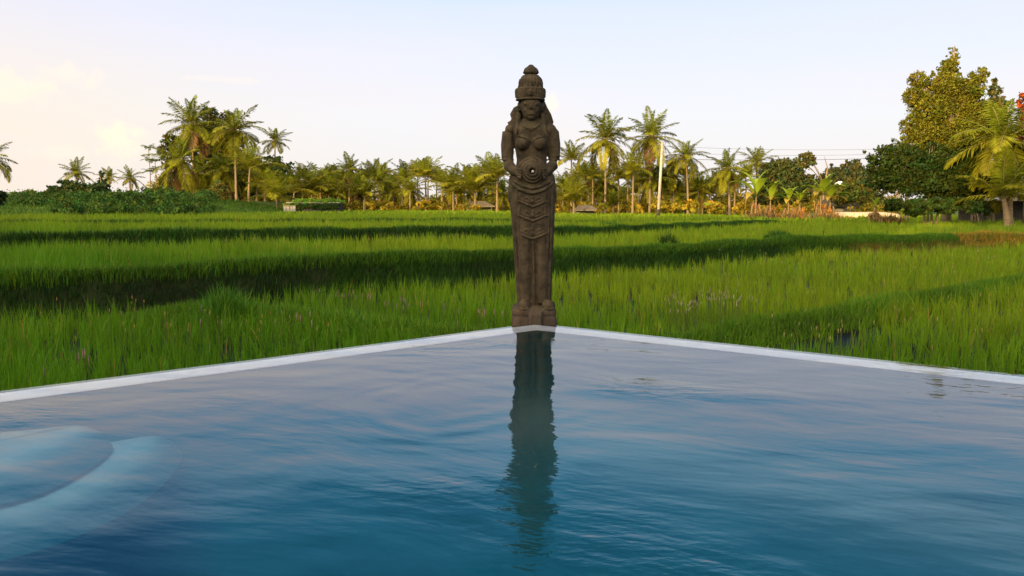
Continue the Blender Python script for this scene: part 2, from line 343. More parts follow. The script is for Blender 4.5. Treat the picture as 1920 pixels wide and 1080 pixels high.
mb.add(V, np.stack([a, a + 1, a + nx + 1, a + nx], 1)); tag(mb.build('ground', M['ground']), kind='structure')

# ------------------------------------------------------------------ pool
pool = empty('swimming_pool', (0, 0, 0), 'blue infinity pool with white wet overflow edges meeting in a corner before the statue', 'pool')
def off_edge(E, d):      # shift the polyline inwards by d
    out = []
    for i, p_ in enumerate(E):
        if i == 0: t_ = E[1] - E[0]
        elif i == len(E) - 1: t_ = E[-1] - E[-2]
        else:
            t1 = (E[i] - E[i - 1]) / np.linalg.norm(E[i] - E[i - 1]); t2 = (E[i + 1] - E[i]) / np.linalg.norm(E[i + 1] - E[i]); t_ = t1 + t2
        t_ = t_ / np.linalg.norm(t_); n_ = np.array([t_[1], -t_[0]])
        k = 1.0
        if 0 < i < len(E) - 1: k = 1.0 / max(0.3, float(np.dot(n_, [t1[1], -t1[0]])))
        out.append(p_ + n_ * d * k)
    return out
CW = 0.18
IN = off_edge(EDGE, CW); OUT2 = off_edge(EDGE, -0.05)
mb = MB(); ne = len(EDGE)
prof = [(0.012, -1.3), (0.0, -0.020), (-0.006, -0.004)]
lines = [off_edge(EDGE, -0.02), off_edge(EDGE, -0.015), off_edge(EDGE, 0.0), off_edge(EDGE, 0.05), IN, off_edge(EDGE, CW + 0.004)]
zs = [-1.3, -0.03, -0.012, -0.010, -0.016, -0.020]
for k in range(len(lines) - 1):
    v = [(*a_, zs[k]) for a_ in lines[k]] + [(*a_, zs[k + 1]) for a_ in lines[k + 1]]
    mb.add(v, [[i, i + 1, ne + i + 1, ne + i] for i in range(ne - 1)])
mb.build('coping', M['coping'], pool, smooth=False)
mb = MB(); tail = [np.array([QR[0] - .5, YB]), np.array([QL[0] + .5, YB])]; levels = [(CW + .002, -.018), (CW + .03, -.3), (CW + .12, -.55), (CW + .32, -.80), (CW + .7, -1.02), (CW + 1.3, -1.18), (CW + 2.2, -1.29), (CW + 3.2, -1.35)]
V = []
for d_, z_ in levels: V += [(*a_, z_) for a_ in off_edge(EDGE, d_) + tail]
k = ne + 2; nl_ = len(levels); V.append((0, 1, -1.35))
mb.add(V, [[r_ * k + i, r_ * k + (i + 1) % k, (r_ + 1) * k + (i + 1) % k, (r_ + 1) * k + i] for r_ in range(nl_ - 1) for i in range(k)]); mb.f[3].append(np.array([[(nl_ - 1) * k + i, (nl_ - 1) * k + (i + 1) % k, nl_ * k] for i in range(k)]))
mb.build('basin', M['basin'], pool, smooth=True)
# two curved entry steps under water at the west side
def step(pix, ztop):
    ps = [at_z(a_, b_, ztop)[:2] for a_, b_ in pix]; c = sum(ps) / len(ps); mb_ = MB(); n = len(ps)
    P_ = []                                              # smooth the outline
    for i in range(n):
        p0, p1, p2, p3 = ps[i - 1], ps[i], ps[(i + 1) % n], ps[(i + 2) % n]
        for s_ in np.linspace(0, 1, 8, endpoint=False):
            P_.append(0.5 * ((2 * p1) + (-p0 + p2) * s_ + (2 * p0 - 5 * p1 + 4 * p2 - p3) * s_ ** 2 + (-p0 + 3 * p1 - 3 * p2 + p3) * s_ ** 3))
    n = len(P_); P_ = np.array(P_); tg = np.roll(P_, -1, 0) - np.roll(P_, 1, 0); tg /= np.linalg.norm(tg, axis=1)[:, None]; nr = np.stack([tg[:, 1], -tg[:, 0]], 1)
    if np.dot(nr[0], P_[0] - c) < 0: nr = -nr
    rings_ = [(-.10, 0, 1), (-.04, -.005, .8), (.01, -.02, .4), (.06, -.05, .12), (.11, -.12, 0)]   # rounded lip; pale colour fades to the basin's, painting in the water's blur
    for o1, dz, k_ in rings_:
        q_ = P_ + nr * o1; mb_.v.append(np.concatenate([q_, np.full((n, 1), ztop + dz)], 1)); mb_.c.append(np.full((n, 3), float(k_)))
    mb_.v.append(np.array([[*c, ztop]])); mb_.c.append(np.ones((1, 3)))
    mb_.f[4].append(np.array([[r_ * n + i, (r_ + 1) * n + i, (r_ + 1) * n + (i + 1) % n, r_ * n + (i + 1) % n] for r_ in range(len(rings_) - 1) for i in range(n)]))
    mb_.f[3].append(np.array([[i, (i + 1) % n, len(rings_) * n] for i in range(n)])); mb_.n = n * len(rings_) + 1
    return mb_.build('entry_step', M['step'], pool, smooth=True)
s1 = step([(-420, 1050), (-380, 900), (-120, 885), (60, 850), (200, 808), (288, 795), (298, 822), (240, 880), (120, 940), (-60, 990)], -0.30)
s2 = step([(-420, 930), (-300, 830), (-120, 815), (40, 802), (150, 792), (155, 808), (80, 850), (-40, 885)], -0.16)
mb = MB(); wp = off_edge(EDGE, 0.002) + [np.array([QR[0], YB]), np.array([QL[0], YB])]; k = len(wp)
mb.add([(*a_, 0.0) for a_ in wp] + [(0, 1, 0)], [[(i + 1) % k, i, k] for i in range(k)])
wo = mb.build('water', M['water'], smooth=False); tag(wo, kind='structure')
mb = MB(); box(mb, (-11, -10, -2.3), (11, YB, -0.02)); tag(mb.build('pool_deck', M['deck'], smooth=False), kind='structure')

# ------------------------------------------------------------------ grasses
def hue(n, base, var=0.18, warm_=0.12):
    c = np.tile(np.array(base), (n, 1)); b = 1 + rng.normal(0, var, (n, 1)); c = c * np.clip(b, 0.5, 1.7)
    k = rng.normal(0, warm_, n); c[:, 0] *= np.clip(1 + 2 * k, 0.4, 2.2); c[:, 2] *= np.clip(1 - k, 0.4, 1.5); return np.clip(c, 0.002, 0.9)
def blades(mb, x, y, z, h_, w_, lean, col, segs=3, tipcol=None):
    n = len(x); th = rng.uniform(0, 2 * np.pi, n); la = rng.uniform(0, 2 * np.pi, n)
    side = np.stack([np.cos(th), np.sin(th), np.zeros(n)], 1); ld = np.stack([np.cos(la), np.sin(la), np.zeros(n)], 1) * lean[:, None]
    base = np.stack([x, y, z], 1); vs = []; cs = []
    for k in range(segs + 1):
        s = k / segs; c_ = base + ld * (s ** 2)[..., None] if False else base + ld * (s * s)
        c_ = c_ + np.stack([0 * x, 0 * x, h_ * s * (1 - 0.15 * s * (lean / np.maximum(h_, 1e-3)))], 1)
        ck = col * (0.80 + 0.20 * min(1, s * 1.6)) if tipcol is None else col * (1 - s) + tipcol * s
        if k < segs:
            wk = (w_ * (1 - 0.55 * s ** 1.5))[:, None]
            vs += [c_ - side * wk / 2, c_ + side * wk / 2]; cs += [ck, ck]
        else: vs.append(c_); cs.append(ck)
    m_ = 2 * segs + 1; V_ = np.stack(vs, 1).reshape(-1, 3); C_ = np.stack(cs, 1).reshape(-1, 3)
    b = (np.arange(n) * m_)[:, None]
    f = np.concatenate([b + np.array([[2 * k, 2 * k + 1, 2 * k + 3, 2 * k + 2]]) for k in range(segs - 1)]) if segs > 1 else None
    base_n = mb.n
    if f is not None: mb.add(V_, f, C_); mb.f[3].append(b + np.array([[2 * segs - 2, 2 * segs - 1, 2 * segs]]) + base_n)
    else: mb.add(V_, b + np.array([[0, 1, 2]]), C_)
def scatter(x0, x1, y0, y1, sp, jit=0.45, fr=0.72, mg=4.0):
    gx_ = np.arange(x0, x1, sp); gy_ = np.arange(y0, y1, sp); a_, b_ = np.meshgrid(gx_, gy_); a_ = a_.ravel(); b_ = b_.ravel()
    a_ = a_ + rng.uniform(-jit, jit, len(a_)) * sp; b_ = b_ + rng.uniform(-jit, jit, len(b_)) * sp
    k = (np.abs(a_) < fr * b_ + mg); return a_[k], b_[k]
def d_bank(x, y):
    b1 = B1(x) + wig(x, 1); b2 = B2(x) + wig(x, 2) * 1.5; b3 = B3(x) + wig(x, 3) * 2; b0 = B0(x) + 0.4 * wig(x, 4)
    return y - b0, y - b1, y - b2, y - b3
def vn(x, y, s, k=0):    # cheap smooth noise in 0..1
    return 0.5 + 0.25 * (np.sin(x * s * 1.3 + y * s * 0.7 + k) + np.sin(y * s * 1.7 - x * s * 0.5 + 2.1 * k) * 0.6 + np.sin((x + y) * s * 2.9 + k) * 0.4)
RICE = (0.085, 0.205, 0.005); RICE_Y = (0.200, 0.275, 0.007); BUND = (0.013, 0.040, 0.004)
mbr = MB()
def rice_zone(y0, y1, sp, nb, width, segs, hh=0.46):
    x, y = scatter(-0.7 * y1 - 3, 0.7 * y1 + 3, y0, y1, sp)
    d0, d1, d2, d3 = d_bank(x, y)
    ok = ~pool_in(x, y, 0.12)
    ok &= ~((np.abs(d0) < 0.42) & (x > -5.5))
    ok &= ~((d0 > -1.15 - 0.7 * vn(x, y, 1.7, 1)) & (d0 < 0) & (x > 2.0) & (x < 5.0) & (rng.random(len(x)) < 0.93))           # open water beside the bund
    ok &= ~((d1 > -0.75 - 0.5 * vn(x, y, 1.3, 6)) & (d1 < 1.65))
    ok &= ~((d1 > 1.7) & (d1 < 2.5) & (x < 2) & (vn(x, y, 0.9, 5) > 0.22))
    ok &= ~((np.abs(d1 - 6.5 - 0.15 * x) < 0.38) & (x > -9) & (x < 1))
    ok &= ~((d2 > -0.4) & (d2 < 1.5) & (x < 19)); ok &= ~((d3 > -0.3) & (d3 < 1.2) & (x < 26))
    ok &= ~((x < -23) & (y > 60)); ok &= ~((np.abs(d3 - 13.6) < 0.7) & (x < 18)); ok &= rng.random(len(x)) < 0.95; ok &= ~((y < 14) & (vn(x, y, 3.1, 7) > 0.84))
    x, y = x[ok], y[ok]; n = len(x)
    ch = hh * (0.80 + 0.34 * vn(x, y, 0.8, 2)) * rng.uniform(0.74, 1.18, n)
    yel = sst((y - 11 + 0.9 * (x + 3)) / 12) * 0.75 + 0.45 * (vn(x, y, 0.35, 3) - 0.2) * sst((y - 6) / 8); yel = np.clip(yel, 0, 1.15)  # yellower far and east: sunlit against shaded rice put into colour, plus random patches
    cc = hue(n, (1, 1, 1), 0.12, 0.06) * (np.array(RICE) * (1 - yel[:, None]) + np.array(RICE_Y) * yel[:, None])
    cc = cc * (0.82 + 0.36 * vn(x, y, 1.4, 8))[:, None]
    r = np.repeat(np.arange(n), nb); k = len(r)
    rad = sp * 0.27 * np.sqrt(rng.random(k)); an = rng.uniform(0, 6.28, k)
    X_ = x[r] + rad * np.cos(an); Y_ = y[r] + rad * np.sin(an); hb = ch[r] * rng.uniform(0.55, 1.06, k)
    col = cc[r] * hue(k, (1, 1, 1), 0.14, 0.06)
    dry = rng.random(k) < 0.012; col[dry] = np.array([0.30, 0.17, 0.05]) * rng.uniform(0.7, 1.2, (dry.sum(), 1))
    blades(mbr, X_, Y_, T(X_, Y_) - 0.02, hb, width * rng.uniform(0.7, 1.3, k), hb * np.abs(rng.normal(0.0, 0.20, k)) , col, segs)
rice_zone(2.5, 8.0, 0.135, 13, 0.0085, 4)
rice_zone(8.0, 13.0, 0.14, 8, 0.010, 3)
rice_zone(13.0, 22.0, 0.20, 9, 0.014, 2)
rice_zone(22.0, 36.0, 0.28, 8, 0.024, 2)
rice_zone(36.0, 62.0, 0.45, 7, 0.05, 1)
rice_zone(62.0, 112.0, 0.9, 7, 0.12, 1)
tag(mbr.build('rice_grass', M['rice'], smooth=False), 'bright green young rice growing in terraced paddies all the way to the palms', 'rice', kind='stuff')

mbg = MB()
def bund_grass(P, wk, lo, hi, xr, dens, hh, ww, base, segs=2, off=0.0):
    n = int(dens); x = rng.uniform(xr[0], xr[1], n); d = rng.uniform(lo, hi, n); y = interp(x, P) + wk(x) + d
    k = (np.abs(x) < 0.72 * y + 4.0) & ~pool_in(x, y, 0.08); x, y, d = x[k], y[k], d[k]; n = len(x)
    v_ = vn(x, y, 1.1, 9)[:, None]; col = hue(n, base, 0.22, 0.10) * (0.75 + 0.5 * v_)
    hb = hh * rng.uniform(0.6, 1.3, n) * (0.7 + 0.6 * v_[:, 0])
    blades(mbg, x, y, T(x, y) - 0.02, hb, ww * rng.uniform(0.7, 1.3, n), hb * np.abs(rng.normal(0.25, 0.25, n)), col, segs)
w0 = lambda x: 0.4 * wig(x, 4); w1 = lambda x: wig(x, 1); w2 = lambda x: wig(x, 2) * 1.5; w3 = lambda x: wig(x, 3) * 2
bund_grass(B0P, w0, -0.5, 0.5, (-6, 16), 60000, 0.14, 0.010, (0.075, 0.155, 0.008))
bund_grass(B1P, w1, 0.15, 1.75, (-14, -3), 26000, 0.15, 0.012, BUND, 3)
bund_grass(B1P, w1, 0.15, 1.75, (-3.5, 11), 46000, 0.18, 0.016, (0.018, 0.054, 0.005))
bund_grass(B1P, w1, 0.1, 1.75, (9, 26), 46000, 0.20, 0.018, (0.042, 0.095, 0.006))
bund_grass(B1P, w1, .65, 1.85, (-14, 6), 42000, 0.21, 0.012, (0.066, 0.142, 0.007))  # paler crest grass: newer growth, and the brighter light there put into its colour
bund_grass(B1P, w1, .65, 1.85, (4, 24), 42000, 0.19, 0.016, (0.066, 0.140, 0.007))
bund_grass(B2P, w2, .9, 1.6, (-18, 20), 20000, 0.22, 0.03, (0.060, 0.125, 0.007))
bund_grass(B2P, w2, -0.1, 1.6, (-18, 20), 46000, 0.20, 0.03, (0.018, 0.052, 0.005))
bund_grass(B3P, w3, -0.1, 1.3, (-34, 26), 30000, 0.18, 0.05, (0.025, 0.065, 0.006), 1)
# reddish stretch of the east bank, grazing sun painted into its orange blades
bund_grass(B1P, w1, -0.3, 0.5, (12, 24), 9000, 0.22, 0.02, (0.12, 0.075, 0.016))
bund_grass(B1P, w1, 0.0, 1.4, (17.5, 24), 6000, 0.30, 0.02, (0.26, 0.16, 0.02))
x_, y_ = scatter(-62, -10, 57, 100, .5); k_ = (x_ > -.66 * y_ - 3) & (x_ < -13); x_, y_ = np.repeat(x_[k_], 5), np.repeat(y_[k_], 5); n_ = len(x_); x_ = x_ + rng.normal(0, .2, n_); y_ = y_ + rng.normal(0, .2, n_)
blades(mbg, x_, y_, T(x_, y_) - .03, rng.uniform(.15, .4, n_), rng.uniform(.05, .12, n_), rng.uniform(0, .25, n_), hue(n_, (.055, .11, .008), .25, .1) * (.7 + .6 * vn(x_, y_, .5, 3)[:, None]), 1)
tag(mbg.build('bund_grass', M['rice'], smooth=False), 'dark green grass covering the earth bunds and terrace faces between the paddies', 'grass', kind='stuff')

# flowers among the rice
mbf = MB()
def spikes(pix, n, spread, c, h0=0.06, zz=-0.36):
    for _ in range(n):
        a_, b_ = pix[random.randrange(len(pix))]; q_ = at_z(a_ + random.gauss(0, spread[0]), b_ + random.gauss(0, spread[1]), zz + random.uniform(-0.03, 0.08))
        if pool_in(q_[0], q_[1], 0.15): continue
        r_ = 0.0045 * max(1, q_[1] / 12); cc = np.array(c) * random.uniform(0.7, 1.2)
        z0 = float(T(q_[0], q_[1])); tube(mbf, [(q_[0], q_[1], z0), (q_[0] + random.uniform(-.02, .02), q_[1], q_[2])], 0.003, 4, (0.08, 0.12, 0.02), False)
        tube(mbf, [(q_[0], q_[1], q_[2]), (q_[0], q_[1], q_[2] + h0 * .5), (q_[0], q_[1], q_[2] + h0)], [r_ * .6, r_, r_ * .3], 5, cc)
PINK = (0.30, 0.15, 0.20); TAN = (0.34, 0.26, 0.12)
spikes([(620, 553), (660, 560), (700, 568), (740, 572), (770, 576), (810, 580), (880, 588), (920, 592)], 34, (24, 4), PINK, 0.07, -0.34)
spikes([(530, 598), (370, 600), (560, 600)], 9, (22, 10), PINK, 0.08)
spikes([(155, 680), (172, 675), (90, 706)], 5, (4, 5), PINK, 0.09)
spikes([(1260, 565), (1290, 570), (1330, 560), (1360, 560), (1385, 562)], 80, (16, 9), (0.36, 0.27, 0.22), 0.05, -0.30)
spikes([(1300, 480), (1500, 500), (1700, 520), (1830, 470)], 60, (120, 20), TAN, 0.05, -0.38)
spikes([(1680, 590), (1560, 620), (1800, 600), (1450, 600)], 40, (80, 26), TAN, 0.05, -0.38)
spikes([(200, 590), (330, 600), (500, 610), (700, 600)], 40, (90, 14), (0.34, 0.20, 0.08), 0.05, -0.38)
tag(mbf.build('wildflowers', M['rice']), 'small pink and tan flower spikes scattered through the near rice', 'wildflowers', kind='stuff')
# standing water between rice and bunds
mb = MB(); mb.add([(-60, -5, -0.775), (60, -5, -0.775), (60, 45, -0.775), (-60, 45, -0.775)], [[0, 1, 2, 3]])
m, t, o = mat('paddy_water'); bsdf(t, o, (0.006, 0.006, 0.003), 0.5, 0.03, bump(t, noise(t, 6, 3, vec=pos(t)), 0.1, 0.02)); M['mud'] = m
V = []; 
FAR = [np.array(p_) for p_ in ((-60, -3), (-58, 6), (-55, 34), (0.5, 42), (55, 34), (62, 6), (66, -3))]
NEAR = off_edge(EDGE, -0.03); mb = MB()
mb.add([(*a_, -0.775) for a_ in NEAR] + [(*a_, -0.775) for a_ in FAR], [[i, i + 1, ne + i + 1, ne + i] for i in range(ne - 1)])
tag(mb.build('paddy_water', M['mud'], smooth=False), kind='structure')

# ------------------------------------------------------------------ statue
YS = 6.98
O = at_y(1000, 606, YS); OX, OZ = float(O[0]), float(O[2])
def q(px, py, dy=0.0):
    p_ = at_y(px, py, YS); return np.array([p_[0] - OX, dy, p_[2]])
def zx(py): return float(at_y(1000, py, YS)[2])
S = YS / F
statue = empty('stone_statue', (OX, YS, 0), 'dark weathered stone statue of a woman holding a round water jar at the pool corner', 'statue')
def remesh(name, mb, material, vox, parent, sm=2):
    me = mb.mesh(name + '_raw', material); tmp = link(name, me, None)
    md = tmp.modifiers.new('r', 'REMESH'); md.mode = 'VOXEL'; md.voxel_size = vox; md.use_smooth_shade = True
    if sm: s_ = tmp.modifiers.new('s', 'SMOOTH'); s_.iterations = sm; s_.factor = 0.5
    bpy.context.view_layer.update(); dg = bpy.context.evaluated_depsgraph_get()
    new = bpy.data.meshes.new_from_object(tmp.evaluated_get(dg)); bpy.data.objects.remove(tmp)
    new.materials.clear(); new.materials.append(material); new.name = name
    return link(name, new, parent)
def ring(py, cx, hw, ry, e, cy=0.0): return (zx(py), S * (cx - 1000), cy, S * hw, ry, e)
body = MB()
# skirt column, tapering to the feet
SK = [(585, 1001.5, 33, .090, 3), (559, 1001.5, 33, .095, 3), (520, 1000.5, 34.5, .098, 3), (497, 1000, 35.5, .102, 3), (458, 999.5, 37.8, .110, 2.9), (446, 999.5, 38.5, .135, 2.8), (400, 998.5, 41, .143, 2.6), (378, 997.8, 42.5, .147, 2.5), (350, 997.3, 43.5, .150, 2.3), (335, 997, 43, .148, 2.2), (322, 997, 37, .132, 2.1)]
loft(body, [ring(*a) for a in SK], 48)
def front(px, py):       # depth of the skirt's front there
    A = np.array(SK, float)[::-1]; cx = np.interp(py, A[:, 0], A[:, 1]); hw = np.interp(py, A[:, 0], A[:, 2]); ry = np.interp(py, A[:, 0], A[:, 3]); e = np.interp(py, A[:, 0], A[:, 4])
    return -ry * max(0.0, 1 - min(1, abs((px - cx) / hw)) ** e) ** (1 / e)
# torso
TO = [(345, 997, 40, .135, 2.1), (330, 997, 36, .125, 2.1), (314, 996.5, 29.5, .108, 2.1), (300, 996, 27.5, .100, 2.1), (286, 996, 29.5, .105, 2.1), (272, 995.5, 32, .112, 2.2), (256, 995.2, 33, .112, 2.3), (244, 995, 35, .100, 2.4), (236, 995, 33, .085, 2.2), (229, 995, 22, .070, 2.0), (222, 995, 14.5, .058, 2), (212, 995, 13.5, .056, 2), (200, 995, 13.5, .056, 2)]
loft(body, [ring(*a) for a in TO], 40)
# breasts with the hem of the bodice
for cx in (980.3, 1011.0): ellipsoid(body, q(cx, 269.5, -.088), (.062, .062, .060))
def surf(pts, r, n=6): tube(body, [q(*a) for a in pts], r, n)
surf([(966, 257, -.100), (974, 258, -.135), (984, 261, -.145), (992, 266, -.125), (996, 270, -.105)], .005); surf([(1023, 257, -.100), (1016, 258, -.135), (1006, 261, -.145), (999, 266, -.125), (996, 270, -.105)], .005)
# necklace
surf([(975, 231, -.06), (980, 237, -.088), (988, 242, -.105), (995, 243.5, -.110), (1002, 242, -.105), (1009, 237, -.088), (1014, 231, -.06)], .0065)
surf([(978, 236, -.07), (984, 243, -.098), (995, 247, -.112), (1006, 243, -.098), (1011, 236, -.07)], .003)
# arms: shoulder, elbow, wrist
for s_, pts in ((-1, [(962, 239), (953.5, 250), (951.5, 272), (951.5, 295), (954.5, 311), (962, 320), (974, 326)]), (1, [(1028, 239), (1036.5, 250), (1038.5, 272), (1038.5, 295), (1035.5, 311), (1027, 320), (1018, 326)])):
    dy = [.0, .005, .005, -.01, -.045, -.095, -.125]; rr = [.044, .053, .0545, .050, .0475, .040, .032]
    tube(body, [q(a, b, d) for (a, b), d in zip(pts, dy)], rr, 14)
    ellipsoid(body, q(995 + s_ * 36.5, 243, 0.0), (.050, .058, .046))
    tube(body, [q(995 + s_ * (43.5 + 12 * math.cos(a)) , 300, -.012 + .055 * math.sin(a)) for a in np.linspace(0, 2 * math.pi, 14)], .005, 6)   # armlet
    for k in range(14): pass
    # hand: palm against the jar's side and five fingers curled over its rim
    ellipsoid(body, q(996.5 + s_ * 24, 327, -.135), (.022, .034, .036))
    for j, (fy, ln) in enumerate(((318, .030), (323, .036), (328, .037), (333, .030))):
        tube(body, [q(996.5 + s_ * 25, fy, -.150), q(996.5 + s_ * 23.5, fy + 1, -.176), q(996.5 + s_ * (23.5 - ln / S * .35), fy + 1.5, -.186), q(996.5 + s_ * (23.5 - ln / S * .6), fy + 2, -.182)], [.0095, .009, .008, .0065], 8)
    tube(body, [q(996.5 + s_ * 24, 318, -.12), q(996.5 + s_ * 20, 309.5, -.135), q(996.5 + s_ * 15.5, 305, -.145)], [.0105, .0095, .007], 8)
# head
hz = lambda py, dy=0.0, px=995.5: q(px, py, dy)
ellipsoid(body, hz(199, -.030), (.086, .092, .098)); ellipsoid(body, hz(211, -.046), (.070, .070, .066)); ellipsoid(body, hz(221, -.072), (.034, .034, .026))
for s_ in (-1, 1):
    ellipsoid(body, hz(209, -.084, 995.5 + s_ * 9.5), (.024, .022, .026))                 # cheeks
    ellipsoid(body, hz(197.2, -.106, 995.5 + s_ * 9), (.023, .015, .0115))                # lowered eyelids
    tube(body, [hz(198.6, -.110, 995.5 + s_ * 4.8), hz(200.0, -.116, 995.5 + s_ * 9), hz(198.8, -.104, 995.5 + s_ * 13.5)], .0032, 6)
    tube(body, [hz(194.8, -.116, 995.5 + s_ * 3.2), hz(191.8, -.116, 995.5 + s_ * 8), hz(193.2, -.104, 995.5 + s_ * 13.5)], [.006, .0055, .004], 6)    # brows
    ellipsoid(body, hz(206.3, -.118, 995.5 + s_ * 2.6), (.0065, .007, .006))
    ellipsoid(body, hz(199, -.008, 995.5 + s_ * 22.5), (.013, .024, .034)); ellipsoid(body, hz(206.5, -.010, 995.5 + s_ * 21.8), (.011, .016, .016))  # ears
tube(body, [hz(194, -.112), hz(200, -.118), hz(205.5, -.126)], [.0055, .007, .0095], 8)
for dz, r_ in ((213.3, .0062), (216.2, .0068)): tube(body, [hz(dz, -.094, 988.5), hz(dz + .5, -.110, 992), hz(dz - .1, -.114), hz(dz + .5, -.110, 999), hz(dz, -.094, 1002.5)], [.003, r_ * .9, r_ * .9, r_ * .9, .003], 6)
# hair falling behind the ears over the shoulders
for s_ in (-1, 1):
    c = 995
    tube(body, [q(c + s_ * 17, 186, .045), q(c + s_ * 24, 204, .050), q(c + s_ * 32, 217, .052), q(c + s_ * 37.5, 229, .050), q(c + s_ * 36, 240, .045)], [.035, .038, .036, .028, .015], 10)
    tube(body, [q(c + s_ * 19, 204, .02), q(c + s_ * 22, 217, .00), q(c + s_ * 24, 230, -.035), q(c + s_ * 26, 243, -.075), q(c + s_ * 28.5, 255, -.100)], [.018, .022, .020, .014, .006], 10)
    for k in range(4):
        tube(body, [q(c + s_ * (19 + 2 * k), 198, .02 + .01 * k), q(c + s_ * (25 + 3 * k), 214, .018), q(c + s_ * (28 + 3.4 * k), 232, .008)], [.008, .009, .006], 6)
ellipsoid(body, hz(205, .05), (.10, .06, .13)); ellipsoid(body, hz(240, .07), (.16, .05, .12))
# sash across the hips, apron tiers, folds, legs
def onf(px, py, out=0.0): return q(px, py, front(px, py) - out)
def fold(pts, r, out=.004, n=6): tube(body, [onf(a, b, out) for a, b in pts], r, n)
fold([(955, 337), (962, 347), (975, 356), (988, 361), (997, 362.5), (1006, 361), (1019, 356), (1032, 347), (1039, 337)], .0125, .006)
fold([(956, 331), (966, 342), (980, 350), (997, 354), (1014, 350), (1028, 342), (1038, 331)], .010, .006)
for y0, hw in ((379, 23), (405, 24), (438, 25)):
    mid = 998
    fold([(mid - hw - 4, y0 - 1), (mid - hw, y0 - 1), (mid - hw * .55, y0 + 4), (mid, y0 + 9), (mid + hw * .55, y0 + 4), (mid + hw, y0 - 1), (mid + hw + 4, y0 - 1)], [.004, .0065, .0075, .008, .0075, .0065, .004], .006)
    fold([(mid - hw, y0 - 6), (mid - hw * .5, y0 - 1.5), (mid, y0 + 3), (mid + hw * .5, y0 - 1.5), (mid + hw, y0 - 6)], .0035, .004)
    ellipsoid(body, onf(mid, y0 - 2, .006), (.016, .012, .015)); ellipsoid(body, onf(mid, y0 - 8, .004), (.009, .009, .012))
    for s_ in (-1, 1):
        tube(body, [onf(mid + s_ * hw, y0 - 2, .002), onf(mid + s_ * (hw + .5), y0 - 12, .003), onf(mid + s_ * (hw - 1), y0 - 20, .0)], [.006, .007, .004], 6)
        tube(body, [onf(mid + s_ * 6, y0 - 4, .002), onf(mid + s_ * 11, y0 - 9, .004), onf(mid + s_ * 16, y0 - 6, .002)], [.004, .005, .003], 6)
for px0, px1 in ((962, 973), (969, 978.5), (1035, 1028), (1029, 1024)):
    fold([(px0, 352), (px0 + (px1 - px0) * .35, 440), (px0 + (px1 - px0) * .7, 500), (px1, 562)], .009, .004)
for s_ in (-1, 1):
    tube(body, [q(999 + s_ * 16, 440, -.085), q(1000 + s_ * 15.5, 500, -.083), q(1001.5 + s_ * 14.3, 566, -.075)], [.052, .048, .043], 12)
tube(body, [q(999, 446, -.122), q(1000, 500, -.114), q(1001.5, 572, -.104)], [.0095, .0095, .0105], 8)
# hanging cloth ends at both hips
for s_, cx in ((-1, 957.5), (1, 1037.5)):
    z1, z0 = zx(335), zx(379); x_ = S * (cx - 1000)
    loft(body, [(z0, x_, .01, .022, .06, 4), (z0 + .02, x_, .01, .024, .065, 4), ((z0 + z1) / 2, x_, .01, .023, .07, 4), (z1, x_ - s_ * .01, .01, .020, .07, 3)], 20)
# feet: rounded toe caps under the hem
for cx in (982, 1027.5):
    ellipsoid(body, q(cx, 571, -.112), (.056, .070, .052))
    for k in range(5): ellipsoid(body, q(cx - 8 + 4 * k, 575, -.172 + .004 * abs(k - 2)), (.010, .020, .016))
tube(body, [q(969.5, 573, -.09), q(971, 565, -.13), q(982, 559.5, -.15), q(993, 565, -.135), q(995, 573, -.12)], .007, 6)
tube(body, [q(1016, 573, -.12), q(1017, 565, -.135), q(1027, 559.5, -.15), q(1037, 563, -.13), q(1039, 573, -.09)], .007, 6)
loft(body, [ring(578, 1001.5, 40, .150, 4), ring(571, 1001.5, 38, .14, 4)], 30)
remesh('figure', body, M['stone'], 0.0046, statue, 1)
# headdress
hd = MB()
loft(hd, [ring(190, 993.5, 24, .098, 2.2, -.015), ring(188, 993.5, 25.8, .106, 2.2, -.015), ring(185, 993.5, 25.5, .105, 2.2, -.015), ring(171, 993.3, 26.5, .108, 2.2, -.015), ring(168, 993.3, 27, .112, 2.2, -.015), ring(166.5, 993.3, 26, .108, 2.2, -.015), ring(166, 993.3, 20, .09, 2, -.015)], 48)
for k in range(30):
    a = 2 * math.pi * k / 30; x0 = math.cos(a) * 26.2 * S; y0 = math.sin(a) * .106 - .015
    if k % 2 == 0 or True: tube(hd, [(S * -6.6 + x0, y0, zx(184)), (S * -6.6 + x0 * 1.03, y0 * 1.02, zx(171))], .0062 if k % 3 else .009, 6)
ellipsoid(hd, q(993.5, 177, -.125), (.026, .014, .028))
for py_, r_, o_ in ((188, .0055, 26.3), (169, .0055, 27.2)): tube(hd, [(S * -6.6 + math.cos(a) * o_ * S, math.sin(a) * .110 - .015, zx(py_)) for a in np.linspace(0, 2 * math.pi, 33)], r_, 6)
D = [(168, 18), (165, 21), (162, 21.6), (156, 21.6), (150, 20), (146, 17), (142, 12.5), (139.5, 7.5)]
loft(hd, [(zx(a), S * (994 - 1000), -.01, S * b, S * b, 2) for a, b in D], 40)
for k in range(22):
    a = 2 * math.pi * (k + .5) / 22
    tube(hd, [(S * -6 + math.cos(a) * b * S * 1.0, math.sin(a) * b * S - .01, zx(py_)) for py_, b in D[1:-1]], .0070, 6)
D2 = [(140.5, 8.5), (139, 12.8), (136, 14), (131, 12), (127, 8.5), (124, 5.5), (121.6, 3)]
loft(hd, [(zx(a), S * (994.4 - 1000), -.01, S * b, S * b, 2) for a, b in D2], 30)
for k in range(10):
    a = 2 * math.pi * k / 10; tube(hd, [(S * -5.6 + math.cos(a) * b * S, math.sin(a) * b * S - .01, zx(py_)) for py_, b in D2[1:5]], .005, 6)
